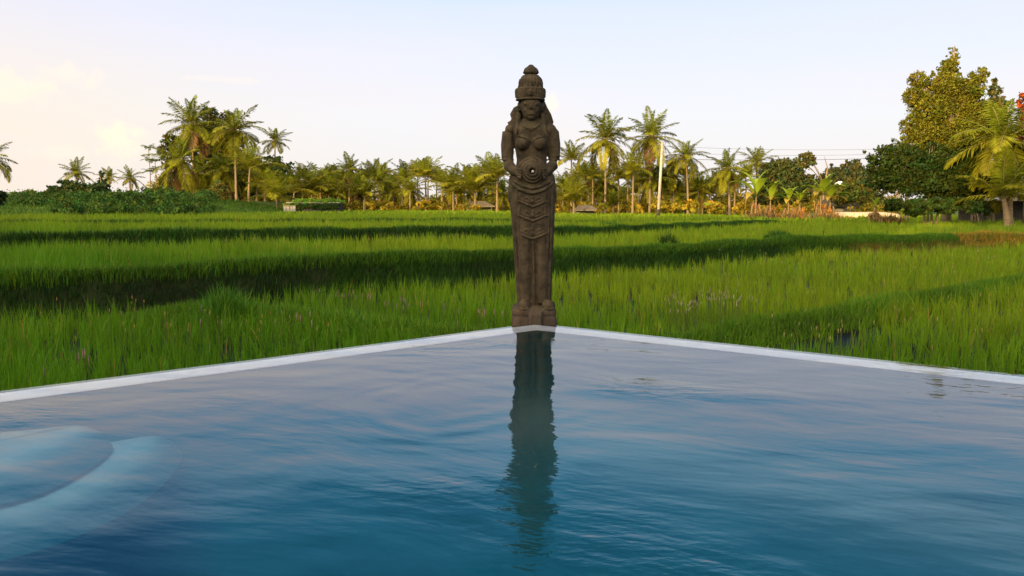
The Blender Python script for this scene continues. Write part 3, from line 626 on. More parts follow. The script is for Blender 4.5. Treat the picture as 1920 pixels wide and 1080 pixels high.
for k in range(7): ellipsoid(hd, (S * -6.4 + math.cos(-math.pi * (k + .5) / 7) * 21 * S, math.sin(-math.pi * (k + .5) / 7) * 21 * S - .012, zx(164)), (.013, .010, .016))
remesh('headdress', hd, M['stone'], 0.0042, statue, 1)
# jar, mouth to the front
jr = MB(); c = q(997.5, 323); prof = [(.0, -.06), (.085, -.06), (.110, -.085), (.1135, -.110), (.110, -.135), (.100, -.148), (.090, -.145), (.087, -.160), (.078, -.172), (.067, -.168), (.064, -.182), (.055, -.192), (.042, -.188), (.040, -.200), (.030, -.206), (.021, -.200), (.018, -.150), (.0, -.150)]
a = np.linspace(0, 2 * np.pi, 48, endpoint=False); n_ = 48
V = np.concatenate([np.stack([c[0] + r_ * 1.02 * np.cos(a), np.full(n_, y_), c[2] + r_ * .97 * np.sin(a)], 1) for r_, y_ in prof])
V = (V - c) * np.array([1.1, 1, 1.1]) + c; jr.add(V, [[i * n_ + k, i * n_ + (k + 1) % n_, (i + 1) * n_ + (k + 1) % n_, (i + 1) * n_ + k] for i in range(len(prof) - 1) for k in range(n_)])
remesh('water_jar', jr, M['stone'], 0.004, statue, 1)
m, t, o = mat('lime_crust'); bsdf(t, o, (0.42, 0.36, 0.30), 0.6, 0.4); sp_ = MB()
tube(sp_, [c + np.array([0, -.152, 0]), c + np.array([0, -.190, 0])], .011, 14); sp_.build('spout', m, statue)
# plinth in courses
pl = MB(); zb = zx(573)
loft(pl, [(-.9, .004, 0, S * 43, .190, 7), (-.02, .004, 0, S * 43, .190, 7), (.01, .004, 0, S * 42, .187, 7), (.035, .004, 0, S * 40.5, .178, 7), (.05, .004, 0, S * 41.5, .185, 7), (.08, .004, 0, S * 41.5, .185, 7), (.09, .004, 0, S * 39.5, .176, 7), (.105, .004, 0, S * 41, .183, 7), (zb - .003, .004, 0, S * 40.5, .183, 7)], 56)
loft(pl, [(-.6, .01, -.19, S * 13, .05, 6), (.055, .01, -.19, S * 12.5, .045, 6), (.075, .01, -.185, S * 11.5, .035, 6)], 24)
remesh('plinth', pl, M['stone_base'], 0.007, statue, 2)

# ------------------------------------------------------------------ palms
def frond(mb, base, az, el0, Lf, droop, nl, lw, ll, col, twist=0.0, rib=(0.20, 0.17, 0.06)):
    """one pinnate leaf: an arching midrib with drooping leaflets"""
    ns = 9; p_ = np.array(base, float); pts = [p_.copy()]; dirs = []
    for k in range(ns):
        s_ = (k + .5) / ns; el = el0 - droop * s_ ** 1.4; a2 = az + twist * s_
        d = np.array([math.cos(a2) * math.cos(el), math.sin(a2) * math.cos(el), math.sin(el)]); dirs.append(d); p_ = p_ + d * Lf / ns; pts.append(p_.copy())
    pts = np.array(pts); tube(mb, pts, np.linspace(.055, .012, ns + 1) * Lf / 4.5, 3, rib, False)
    t_ = np.linspace(.10, .99, nl); idx = t_ * ns; i0 = np.minimum(idx.astype(int), ns - 1); fr_ = (idx - i0)[:, None]
    P_ = pts[i0] * (1 - fr_) + pts[i0 + 1] * fr_; D_ = np.array(dirs)[i0]
    side = np.cross(D_, [0, 0, 1.0]); side /= (np.linalg.norm(side, axis=1)[:, None] + 1e-6); up = np.cross(side, D_)
    prof = ll * Lf * np.sin(np.pi * np.clip(t_ * .80 + .16, 0, 1)) ** .8
    for sg in (-1, 1):
        jit = rng.normal(0, .10, (nl, 3)); fwd = .35 + .55 * t_[:, None]
        ld = side * sg * (1 - .25 * t_[:, None]) + D_ * fwd + up * (0.28 + rng.normal(0, .12, (nl, 1))) - np.array([0, 0, .34]) + jit
        ld /= np.linalg.norm(ld, axis=1)[:, None]; ln = (prof * rng.uniform(.8, 1.12, nl))[:, None]
        wv_ = np.cross(ld, up); wv_ /= (np.linalg.norm(wv_, axis=1)[:, None] + 1e-6)
        mid = P_ + ld * ln * .45; tip = P_ + ld * ln - np.array([0, 0, 1.0]) * ln * .22
        ww = lw * Lf; V_ = np.stack([P_, mid + wv_ * ww, tip, mid - wv_ * ww], 1).reshape(-1, 3)
        cc = np.repeat(col * np.clip(1 + rng.normal(0, .14, (nl, 1)), .5, 1.6), 4, 0)
        mb.add(V_, np.arange(nl * 4).reshape(-1, 4), cc)
GREEN = np.array([.070, .105, .006]); YEL = np.array([.255, .205, .010]); BRN = np.array([.17, .095, .035])
def palm_crown(kind, Lf=4.2, seed=0):
    rs = random.Random(seed); mb = MB(); g = 2.39996; dk = rs.uniform(.8, 1.25); ek = rs.uniform(-8, 8)
    if kind == 'full': n, lo, hi, dr = 26, -50, 84, 62
    elif kind == 'up': n, lo, hi, dr = 18, 8, 86, 55
    elif kind == 'star': n, lo, hi, dr = 22, -35, 84, 45
    else: n, lo, hi, dr = 17, 22, 84, 70
    for i in range(n):
        f_ = i / (n - 1); el = R(hi + (lo - hi) * f_ ** .85 + rs.uniform(-7, 7))
        ky = .12 + .6 * f_ * rs.uniform(.6, 1.2); col = GREEN * (1 - ky) + YEL * ky
        if f_ > .86 and kind in ('full',) and rs.random() < .5: col = BRN * rs.uniform(.8, 1.2)
        col = col * rs.uniform(.7, 1.35); el += R(ek); Lk = rs.choice((1, 1, 1, .8, .9)); dr_ = dr * dk
        frond(mb, (0, 0, 0), i * g + rs.uniform(-.3, .3), el, Lk * Lf * rs.uniform(.85, 1.1) * (0.72 + .28 * min(1, f_ * 3)), R(dr_) * rs.uniform(.65, 1.25) * (.45 + .7 * f_), 46, .014, .26, col, rs.uniform(-.25, .25))
    if kind in ('full', 'star'):
        for k in range(9):
            a_ = k * .8; ellipsoid(mb, (.28 * math.cos(a_), .28 * math.sin(a_), -.30 - .12 * (k % 3)), (.13, .13, .16), nu=8, nv=6, col=(.16, .15, .04) if k % 2 else (.22, .10, .03))
        for k in range(5):                                   # flower stalks and old sheaths
            a_ = k * 1.25 + .4; tube(mb, [(0, 0, 0), (.35 * math.cos(a_), .35 * math.sin(a_), .15), (.75 * math.cos(a_), .75 * math.sin(a_), -.15)], .03, 4, (.30, .19, .07), False)
    return mb.mesh('palm_crown', M['frond'], smooth=False)
CROWN = {k: [palm_crown(k, 4.2, 11 * j + i) for j in range(5)] for i, k in enumerate(('full', 'up', 'star', 'young'))}
def trunk_mesh(h_, lx, ly, r0, r1, name='palm_trunk'):
    mb = MB(); n = 16; pts = []; rr = []
    for k in range(n + 1):
        s_ = k / n; pts.append((lx * s_ ** 1.8, ly * s_ ** 1.6, h_ * s_)); rr.append((r0 + (r1 - r0) * s_) * (1 + .35 * max(0, 1 - s_ * 9)) * (1 + .05 * (k % 2)))
    pts[0] = (0, 0, -.6); tube(mb, pts, rr, 10); return mb.mesh(name, M['trunk'])
cnt = [0]
def palm(px, pyc, pyb, D_, rpx, kind, label, group=None, bx=None, name='palm_tree', thick=1.0):
    """crown centre (px, pyc), foot column bx, crown radius rpx as seen in the photo, standing D_ metres away"""
    bx = px if bx is None else bx
    b = at_y(bx, 395, D_); gz = float(T(b[0], D_)); c_ = at_y(px, pyc, D_ + rng.uniform(-.5, .5)); h_ = max(.25, float(c_[2]) - gz)
    s_ = rpx * D_ / F / 3.05
    r_ = empty(name, (float(b[0]), D_, gz), label, 'palm tree', group)
    cnt[0] += 1; i = cnt[0]
    if h_ > .5: link('trunk', trunk_mesh(h_, float(c_[0] - b[0]), 0.0, (.14 + .003 * h_) * thick, .09 * thick), r_)
    o_ = link('crown', CROWN[kind][i % 5], r_, (float(c_[0] - b[0]), 0, h_)); o_.scale = (s_, s_, s_ * rng.uniform(.95, 1.05)); o_.rotation_euler = (rng.uniform(-.08, .08), rng.uniform(-.08, .08), rng.uniform(0, 6.28))
    return r_
PG = 'coconut palms along the far edge of the paddies'
for a in [
 (-24, 294, 392, 95, 43, 'full', 'coconut palm cut by the left picture edge with only its frond tips showing', 'coconut palms along the far edge of the paddies', -30),
 (146, 324, 392, 130, 27, 'star', 'small star shaped palm rising alone at the far left above the dark mound', PG),
 (205, 332, 392, 140, 20, 'star', 'small dark palm just right of the cone shaped tree on the mound', PG, 207),
 (245, 333, 392, 140, 22, 'star', 'small spreading palm between the small dark palm and the thin tufted trees', PG),
 (300, 350, 392, 132, 17, 'star', 'tiny palm at the foot of the two thin tufted trees', PG),
 (358, 232, 392, 116, 50, 'full', 'tallest dark palm at the upper left of the big left palm cluster', PG, 365),
 (400, 240, 392, 124, 46, 'full', 'tall palm half hidden in the middle of the big left palm cluster', PG, 402),
 (441, 244, 392, 108, 52, 'full', 'tall golden palm on a pale slim trunk at the centre of the left cluster', PG, 444),
 (338, 300, 392, 106, 46, 'full', 'broad golden palm low on the left side of the left palm cluster', PG, 352),
 (516, 264, 392, 138, 27, 'star', 'small slender palm standing clear to the right of the left cluster', PG),
 (470, 316, 392, 102, 48, 'up', 'low palm with long arching yellow ribs right of the pale slim trunk', PG, 467),
 (420, 318, 392, 112, 40, 'full', 'drooping palm in the dense heart of the left cluster below the tall palms', PG),
 (372, 325, 392, 113, 38, 'full', 'drooping palm above the orange lit bush in the left cluster', PG),
 (520, 372, 392, 98, 52, 'young', 'young stemless palm with fronds rising from the field edge left of the mossy shed', PG),
 (497, 345, 392, 112, 36, 'up', 'upright green palm filling the gap right of the left cluster', PG),
 (550, 362, 392, 108, 42, 'young', 'young upright palm directly behind the left end of the mossy shed', PG),
 (585, 360, 392, 110, 44, 'young', 'young upright palm behind the middle of the mossy shed', PG),
 (617, 366, 392, 112, 40, 'young', 'young leaning palm behind the right end of the mossy shed', PG),
 (655, 318, 394, 124, 32, 'full', 'dark ragged palm taller than its neighbours just right of the mossy shed', PG),
 (634, 342, 394, 128, 26, 'full', 'rounded golden palm tucked left behind the dark ragged palm', PG),
 (668, 348, 394, 118, 26, 'full', 'shaded palm hanging low under the dark ragged palm', PG),
 (712, 340, 395, 126, 26, 'star', 'feathery palm in the low row first right of the open sky gap', PG),
 (738, 346, 395, 130, 24, 'full', 'pale golden palm second right of the open sky gap', PG),
 (756, 342, 395, 122, 27, 'up', 'narrow upright palm on a tan trunk in the low row left of the bright palm', PG, 754),
 (798, 330, 396, 118, 36, 'up', 'bright yellow green palm on twin pale trunks in the middle of the row', PG, 799),
 (850, 360, 397, 108, 48, 'young', 'young bushy palm left of the thatched hut', PG),
 (891, 360, 397, 106, 50, 'young', 'young bushy palm standing in front of the thatched hut', PG),
 (932, 330, 399, 104, 44, 'up', 'dark upright palm just left of the statue with a thin dark trunk', PG),
 (1071, 300, 399, 120, 37, 'up', 'small upright palm beside the right shoulder of the statue with a reddish trunk', PG, 1071),
 (1136, 262, 399, 112, 55, 'full', 'tall golden palm on a bright tan trunk nearest right of the statue', PG, 1135),
 (1222, 256, 400, 114, 50, 'full', 'tall dark palm with a long right frond behind the leaning pole', PG, 1218),
 (1187, 325, 402, 108, 42, 'up', 'middle height palm with a thick reddish trunk between the two tall palms', PG, 1186),
 (1286, 292, 402, 112, 38, 'full', 'palm with a dead brown skirt of fronds just right of the leaning pole', PG, 1290),
 (1362, 316, 402, 106, 38, 'full', 'dark palm on a thin curved trunk left of the banana plants', PG, 1368),
 (1418, 306, 402, 124, 34, 'star', 'palm rising behind the first banana plant beside the rounded tree', PG),
 (1103, 325, 399, 130, 26, 'full', 'small dark palm on a dark trunk between the statue and the tall golden palm', PG, 1104),
 (1076, 380, 399, 100, 48, 'young', 'pale yellow young palm low beside the right hip of the statue', PG),
 (1150, 385, 400, 112, 30, 'young', 'low dark green young palm between the golden and the reddish trunks', PG),
 (1222, 335, 400, 116, 38, 'full', 'shaded palm hanging under the tall dark palm left of the pole', PG, 1219),
 (1262, 325, 401, 120, 36, 'full', 'shaded palm directly behind the leaning pole', PG),
 (1310, 355, 401, 116, 34, 'up', 'low palm in shadow under the palm with dead fronds', PG),
 (1700, 280, 402, 74, 26, 'up', 'sunlit palm top poking out above the dark bushy tree on the right', PG),
 (1878, 262, 401, 54, 96, 'full', 'large near palm at the right picture edge with wide golden fronds', PG, 1893),
 (1888, 372, 401, 52, 84, 'young', 'low fan of long yellow ribbed fronds at the foot of the large near palm', PG, 1890),
 (1935, 255, 401, 58, 60, 'full', 'palm cut by the right picture edge with drooping fronds', PG),
]:
    palm(*a[:7], a[7] if len(a) > 7 else None, a[8] if len(a) > 8 else None, thick=1.5 if a[3] < 60 else 1.0)
# filler palms of the hazy back rows that nothing tells apart
for px_ in list(range(690, 960, 11)) + list(range(1048, 1400, 12)) + list(range(400, 690, 15)):
    px_ = px_ + rng.uniform(-9, 9)
    palm(px_, rng.uniform(326, 368), 395, rng.uniform(112, 150), rng.uniform(24, 38), ('full', 'young', 'young', 'up')[int(rng.integers(4))],
         'small palm in the dense back row behind the nearer palms', 'small back row palms')
# thin tufted areca trees
def areca(px, py, D_, label, tufts):
    b = at_y(px, 390, D_); gz = float(T(b[0], D_)); c_ = at_y(px, py, D_); h_ = float(c_[2]) - gz
    r_ = empty('areca_palm', (float(b[0]), D_, gz), label, 'palm tree', 'thin tufted trees')
    mb = MB(); tube(mb, [(0, 0, -.3), (0.1, 0, h_ * .5), (0, 0, h_)], [.07, .06, .05], 6); mb.build('trunk', M['trunk'], r_)
    mb = MB()
    for tz in tufts:
        z_ = float(at_y(px, tz, D_)[2]) - gz
        for k in range(9): frond(mb, (0, 0, z_), k * 2.4, R(rng.uniform(10, 60)), 1.3, R(70), 14, .03, .3, GREEN * .9)
    mb.build('crown', M['frond'], r_, smooth=False)
areca(283, 277, 124, 'thin bare stemmed tree with three small tufts left of the big palm cluster', (277, 300, 322))
areca(294, 302, 126, 'shorter thin tufted tree close beside the taller one left of the big palm cluster', (302, 318))

# ------------------------------------------------------------------ broadleaf trees and shrubs
def leaves(mb, blobs, n, size, base, var=.2, sq=.55, flat=0.0, warm_=.12, clump=26, shell=.55):
    """leaf-sized faces gathered in clumps spread through the crown's lobes"""
    B = np.array([(*c_, *r_) for c_, r_ in blobs], float); wgt = B[:, 3] * B[:, 4] * B[:, 5]; wgt = wgt ** .8 / (wgt ** .8).sum()
    nc = max(6, n // clump); bi = rng.choice(len(B), nc, p=wgt); d = rng.normal(size=(nc, 3)); d /= np.linalg.norm(d, axis=1)[:, None]
    rr = shell + (1.06 - shell) * rng.random((nc, 1)) ** .6; cc = B[bi, :3] + d * B[bi, 3:6] * rr
    cs_ = hue(nc, base, var, warm_); k = np.repeat(np.arange(nc), clump); m_ = len(k); rs_ = B[bi, 3:6].mean(1)[k][:, None]
    P_ = cc[k] + rng.normal(0, 1, (m_, 3)) * np.minimum(rs_ * .17, size * 3.6) * np.array([1, 1, .75])
    a_ = rng.normal(size=(m_, 3)); a_[:, 2] *= (1 - flat); a_ /= np.linalg.norm(a_, axis=1)[:, None]; b_ = np.cross(a_, rng.normal(size=(m_, 3))); b_ /= np.linalg.norm(b_, axis=1)[:, None]
    s_ = (size * rng.uniform(.6, 1.35, m_))[:, None]
    V_ = np.stack([P_ - a_ * s_, P_ + b_ * s_ * sq, P_ + a_ * s_, P_ - b_ * s_ * sq], 1).reshape(-1, 3)
    mb.add(V_, np.arange(m_ * 4).reshape(-1, 4), np.repeat(cs_[k] * rng.uniform(.8, 1.2, (m_, 1)), 4, 0))
def tree(name, label, foot, blobs, n, size, base, r0=.25, group=None, trunks=1, cat='tree', mt='leaf', limbs=True, nmain=None, **kw):
    fx, fy = foot; gz = float(T(fx, fy)); r_ = empty(name, (fx, fy, gz), label, cat, group)
    bl = [((c_[0] - fx, c_[1] - fy, c_[2] - gz), rr) for c_, rr in blobs]
    mb = MB()
    if limbs:
        top = max(c_[2] for c_, _ in bl); low = min(c_[2] - .5 * rr[2] for c_, rr in bl)
        for j in range(trunks):
            ox = (j - (trunks - 1) / 2) * r0 * 3.2; bend = rng.uniform(-.4, .4)
            tube(mb, [(ox, 0, -.3), (ox + bend * .3, 0, low * .5), (ox * .8 + bend, rng.uniform(-.3, .3), max(low, top * .45)), (ox * .6, 0, top)], [r0 * 1.2, r0, r0 * .7, r0 * .12], 8)
        for c_, rr in (bl[:nmain] if nmain else bl):
            s_ = max(.25, min(.8, (c_[2] - rr[2] * .6) / max(top, .1))); tube(mb, [(0, 0, top * s_ * .7), (c_[0] * .5, c_[1] * .5, top * s_ * .7 + (c_[2] - top * s_ * .7) * .6), c_, (c_[0] * 1.15, c_[1] * 1.1, c_[2] + rr[2] * .6)], [r0 * .5, r0 * .35, r0 * .2, .01], 6)
        mb.build('trunk', M['bark'], r_)
    mb = MB(); leaves(mb, bl, n, size, base, **kw); mb.build('crown' if limbs else 'foliage', M[mt], r_, smooth=False); return r_
def bl_px(lst, D_, dep=.9):      # lobes measured in the photo, placed at the tree's own depth
    out = []
    for px_, py_, rx_, rz_ in lst:
        c_ = at_y(px_, py_, D_ + rng.uniform(-.4, .4) * rx_ * D_ / F); k_ = D_ / F; out.append((tuple(c_), (rx_ * k_, rx_ * k_ * dep, rz_ * k_)))
    return out
def foot_px(px_, D_): b = at_y(px_, 395, D_); return float(b[0]), D_
def ptree(name, label, D_, fx, lobes, n, size, base, wisps=4, **kw):
    extra = []
    if kw.get('limbs', True):                                # small sprigs round the edge of the crown
        for px_, py_, rx_, rz_ in lobes:
            for _ in range(wisps):
                a_ = rng.uniform(0, 6.28); k_ = rng.uniform(.95, 1.2); extra.append((px_ + rx_ * k_ * math.cos(a_), py_ + rz_ * k_ * math.sin(a_), rx_ * rng.uniform(.14, .3), rz_ * rng.uniform(.14, .32)))
        lobes = [(a, b, c * .9, d * .9) for a, b, c, d in lobes]
    return ptree2(name, label, D_, fx, lobes + extra, n, size, base, len(lobes), **kw)
def ptree2(name, label, D_, fx, lobes, n, size, base, nm, **kw): kw['nmain'] = nm; return tree(name, label, foot_px(fx, D_), bl_px(lobes, D_), n, size, base, **kw)
ptree('broadleaf_tree', 'tall golden leaved tree with an irregular pointed crown towering at the right', 62, 1775,
      [(1786, 105, 9, 20), (1780, 128, 18, 18), (1722, 150, 17, 16), (1716, 180, 20, 20), (1770, 160, 30, 26), (1835, 140, 16, 12), (1822, 165, 26, 22), (1745, 205, 38, 28), (1800, 205, 42, 30), (1704, 238, 17, 16), (1735, 250, 34, 24), (1790, 255, 50, 32), (1850, 215, 18, 26), (1850, 260, 32, 30), (1812, 300, 40, 26), (1745, 285, 38, 22), (1838, 230, 40, 34)],
      60000, .10, (.110, .105, .009), r0=.32, var=.32, warm_=.07, clump=18)
ptree('bushy_tree', 'dark green dense spreading tree on several thin stems below the tall golden tree', 56, 1745,
      [(1655, 300, 30, 22), (1690, 290, 34, 20), (1740, 300, 44, 28), (1800, 305, 44, 28), (1665, 335, 34, 22), (1715, 340, 46, 30), (1770, 345, 48, 28), (1825, 340, 36, 32), (1700, 318, 40, 26), (1790, 325, 52, 30)],
      36000, .11, (.028, .044, .007), r0=.08, trunks=4, var=.25, shell=.35)
ptree('bushy_tree', 'dark crown of the tree hugging the left of the large near palm', 60, 1830, [(1822, 350, 36, 34), (1845, 335, 24, 40), (1805, 372, 30, 20)], 9000, .12, (.024, .040, .010), r0=.08, trunks=3, shell=.35)
ptree('broadleaf_tree', 'rounded dark tree behind the first banana plants with a domed crown', 120, 1472, [(1445, 345, 26, 22), (1475, 330, 34, 34), (1450, 320, 24, 20), (1503, 345, 22, 26), (1480, 360, 40, 24), (1440, 372, 30, 20)], 16000, .24, (.050, .060, .016), r0=.35)
ptree('broadleaf_tree', 'small flat crowned tree on a thin leaning pale trunk right of the rounded tree', 110, 1542, [(1512, 294, 14, 8), (1500, 300, 8, 7), (1522, 302, 10, 6), (1508, 308, 12, 6)], 2600, .16, (.075, .075, .018), r0=.14)
ptree('broadleaf_tree', 'low green tree in the gap between the banana plants and the dark bushy tree', 115, 1585, [(1570, 325, 22, 18), (1598, 318, 22, 18), (1625, 330, 24, 20), (1590, 345, 44, 24), (1640, 350, 22, 30), (1548, 345, 20, 20), (1575, 366, 26, 16), (1605, 368, 24, 18)], 15000, .22, (.050, .058, .018), r0=.3)
ptree('bushy_tree', 'low bushy green tree right beneath the white domed roof', 94, 1592, [(1562, 362, 15, 10), (1596, 354, 20, 16), (1618, 362, 18, 16), (1584, 370, 26, 12)], 6500, .14, (.070, .072, .012), r0=.12)
ptree('broadleaf_tree', 'reddish leaved treetop at the far right picture edge above the palm', 58, 1925, [(1922, 190, 12, 16), (1928, 215, 16, 22), (1932, 250, 22, 26), (1925, 290, 22, 30)], 6000, .12, (.16, .050, .018), r0=.2)
ptree('feathery_tree', 'feathery light treetop between the tall golden tree and the near palm', 66, 1862, [(1862, 158, 7, 14), (1866, 180, 12, 18), (1872, 205, 18, 20)], 2400, .13, (.085, .085, .022), r0=.12)
ptree('broadleaf_tree', 'leafy tree hidden among the tall palms in the upper part of the left cluster', 122, 405, [(392, 215, 16, 14), (415, 232, 24, 22), (385, 262, 30, 26), (425, 270, 32, 26), (400, 300, 40, 28), (445, 310, 36, 30), (420, 345, 50, 30)], 17000, .22, (.055, .062, .018), r0=.35)
ptree('broadleaf_tree', 'sparse leafed tree on the left flank of the left palm cluster', 118, 335, [(318, 262, 16, 12), (312, 285, 18, 16), (325, 315, 22, 18), (330, 345, 28, 22), (352, 272, 20, 18)], 7000, .20, (.055, .060, .020), r0=.25)
ptree('broadleaf_tree', 'dark leafy tree under the slender palm right of the left cluster', 126, 520, [(512, 305, 20, 14), (530, 318, 22, 16), (500, 330, 26, 22), (540, 345, 26, 20), (480, 350, 30, 22)], 9000, .2, (.040, .055, .016), r0=.25)
ptree('broadleaf_tree', 'golden green bushy tree between the palms right of the mossy shed', 132, 640, [(628, 335, 16, 16), (650, 345, 22, 20), (618, 352, 20, 16), (672, 350, 20, 20)], 6000, .2, (.085, .080, .020), r0=.25)
ptree('conifer', 'small cone shaped tree standing between the first two palms on the left mound', 120, 190, [(190, 327, 4, 8), (190, 338, 8, 9), (191, 350, 13, 11), (191, 362, 18, 12)], 4200, .17, (.022, .045, .020), r0=.15, shell=.2)
ptree('spreading_tree', 'low tree with flat layered branches at the left end of the dark mound', 100, 130, [(103, 352, 16, 4), (125, 343, 16, 4), (112, 358, 24, 5), (146, 350, 22, 8), (152, 362, 30, 9), (175, 355, 22, 10)], 6500, .17, (.035, .055, .016), r0=.2, flat=.4, shell=.2)
ptree('shrub', 'rounded dark bush at the left foot of the mound', 78, 96, [(96, 378, 9, 7)], 1500, .12, (.020, .032, .014), cat='bush', limbs=False)
ptree('shrub', 'orange lit feathery bush at the base of the left palm cluster', 96, 406, [(396, 368, 12, 16), (412, 360, 14, 18), (405, 378, 22, 14)], 4200, .16, (.170, .130, .020), cat='bush', limbs=False)
ptree('shrub', 'dark shrub at the very left edge of the picture beside the grassy slope', 62, -6, [(-4, 370, 12, 12)], 1600, .12, (.024, .042, .014), cat='bush', limbs=False)
# far trees at the left horizon
for i_, (px_, py_, rx_, rz_, s_) in enumerate([(28, 366, 7, 5, 0), (55, 362, 9, 7, 0), (92, 363, 12, 7, 0), (40, 370, 12, 5, 0), (120, 366, 10, 6, 0)]):
    ptree('far_tree', 'small pale tree on the distant left horizon', 240, px_, [(px_, py_, rx_, rz_), (px_ + 4, py_ + 6, rx_ * 1.2, rz_)], 1500, .38, (.06, .07, .03), group='distant trees on the left horizon', r0=.3)
palm(56, 364, 370, 230, 11, 'full', 'tiny pale palm on the distant left horizon', 'distant trees on the left horizon')
# shrubs covering the mound, beds of weeds
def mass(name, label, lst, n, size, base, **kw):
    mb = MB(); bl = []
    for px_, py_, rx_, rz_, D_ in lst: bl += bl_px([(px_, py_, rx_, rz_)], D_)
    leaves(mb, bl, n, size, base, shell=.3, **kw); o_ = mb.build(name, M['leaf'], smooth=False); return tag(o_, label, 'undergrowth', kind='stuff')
mb = MB(); bl = []
for i_ in range(380):
    y_ = rng.uniform(60, 106); x_ = (rng.uniform(20, 390) - 960) / F * y_
    if x_ < -.56 * y_ + 2 and y_ < 70: continue
    r_ = rng.uniform(.8, 2.0) * y_ / 85; zt_ = float(T(x_, y_)); hh_ = rng.uniform(.22, .50) * (1 + .6 * (x_ > -34))
    bl.append(((x_, y_, zt_ + hh_ * .4), (r_, r_ * .8, hh_)))
leaves(mb, bl, 110000, .11, (.040, .078, .010), var=.34, shell=.3)
tag(mb.build('mound_undergrowth', M['leaf'], smooth=False), 'dark green scrub covering the low mound at the left', 'undergrowth', kind='stuff')
mb = MB(); bl = []
for i_ in range(420):
    y_ = rng.uniform(128, 165); px_ = rng.uniform(300, 1680); x_ = (px_ - 960) / F * y_; hh_ = rng.uniform(1.0, 3.0) * (1.0 if px_ > 940 or px_ < 560 else .8); zt_ = float(T(x_, y_))
    bl.append(((x_, y_, zt_ + hh_ * .6), (rng.uniform(1.2, 2.6), 1.5, hh_)))
leaves(mb, bl, 150000, .20, (.230, .175, .012), var=.38, shell=.3, warm_=.09)
tag(mb.build('palm_undergrowth', M['leaf'], smooth=False), 'dense golden green undergrowth filling the gaps behind the palms', 'undergrowth', kind='stuff')
ms = [(rng.uniform(360, 1640), rng.uniform(382, 394), rng.uniform(8, 18), rng.uniform(4, 9), rng.uniform(98, 124)) for _ in range(90)]
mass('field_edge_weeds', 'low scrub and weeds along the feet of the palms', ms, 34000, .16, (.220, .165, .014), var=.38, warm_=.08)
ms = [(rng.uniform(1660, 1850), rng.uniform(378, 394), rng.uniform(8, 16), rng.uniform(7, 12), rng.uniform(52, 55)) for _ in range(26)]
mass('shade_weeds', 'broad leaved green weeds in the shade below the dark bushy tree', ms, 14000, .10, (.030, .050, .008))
for px_, D_, sx, sy, n, hh_, ww_, base, lb in ((405, 11.9, .30, .16, 1000, (.22, .52), .010, (.05, .13, .008), 'bushy clump of bright grass at the left end of the near bund'),
        (1253, 25.4, .24, .2, 700, (.25, .75), .020, (.018, .050, .005), 'upright dark tuft of weeds on the east bund nearest the statue'),
        (1460, 31.5, .42, .3, 1100, (.25, .62), .024, (.024, .070, .006), 'broad rounded tuft of green weeds on the east bund under the first banana plants'),
        (1330, 27.2, .30, .2, 500, (.2, .40), .020, (.022, .064, .005), 'low tuft of weeds on the east bund between the dark and the broad tuft'),
        (1145, 43, .5, .3, 600, (.2, .5), .03, (.026, .075, .006), 'small tuft of weeds on the far bund below the tall golden palm'),
        (820, 17.2, .7, .25, 1200, (.15, .42), .014, (.016, .045, .004), 'ragged dark tuft of weeds on the long bund left of the statue')):
    q_ = at_y(px_, 440, D_); mb = MB(); x_ = q_[0] + sx * np.clip(rng.normal(0, 1, n), -1.7, 1.7); y_ = D_ + sy * np.clip(rng.normal(0, 1, n), -1.7, 1.7); g_ = np.exp(-((x_ - q_[0]) / (sx * 1.3)) ** 2)
    h_ = rng.uniform(*hh_, n) * (.35 + .65 * g_); blades(mb, x_, y_, T(x_, y_) - .02, h_, np.full(n, ww_), np.abs(rng.normal(.14, .12, n)), hue(n, base, .25, .08), 3)
    tag(mb.build('grass_clump', M['rice'], smooth=False), lb, 'grass clump')

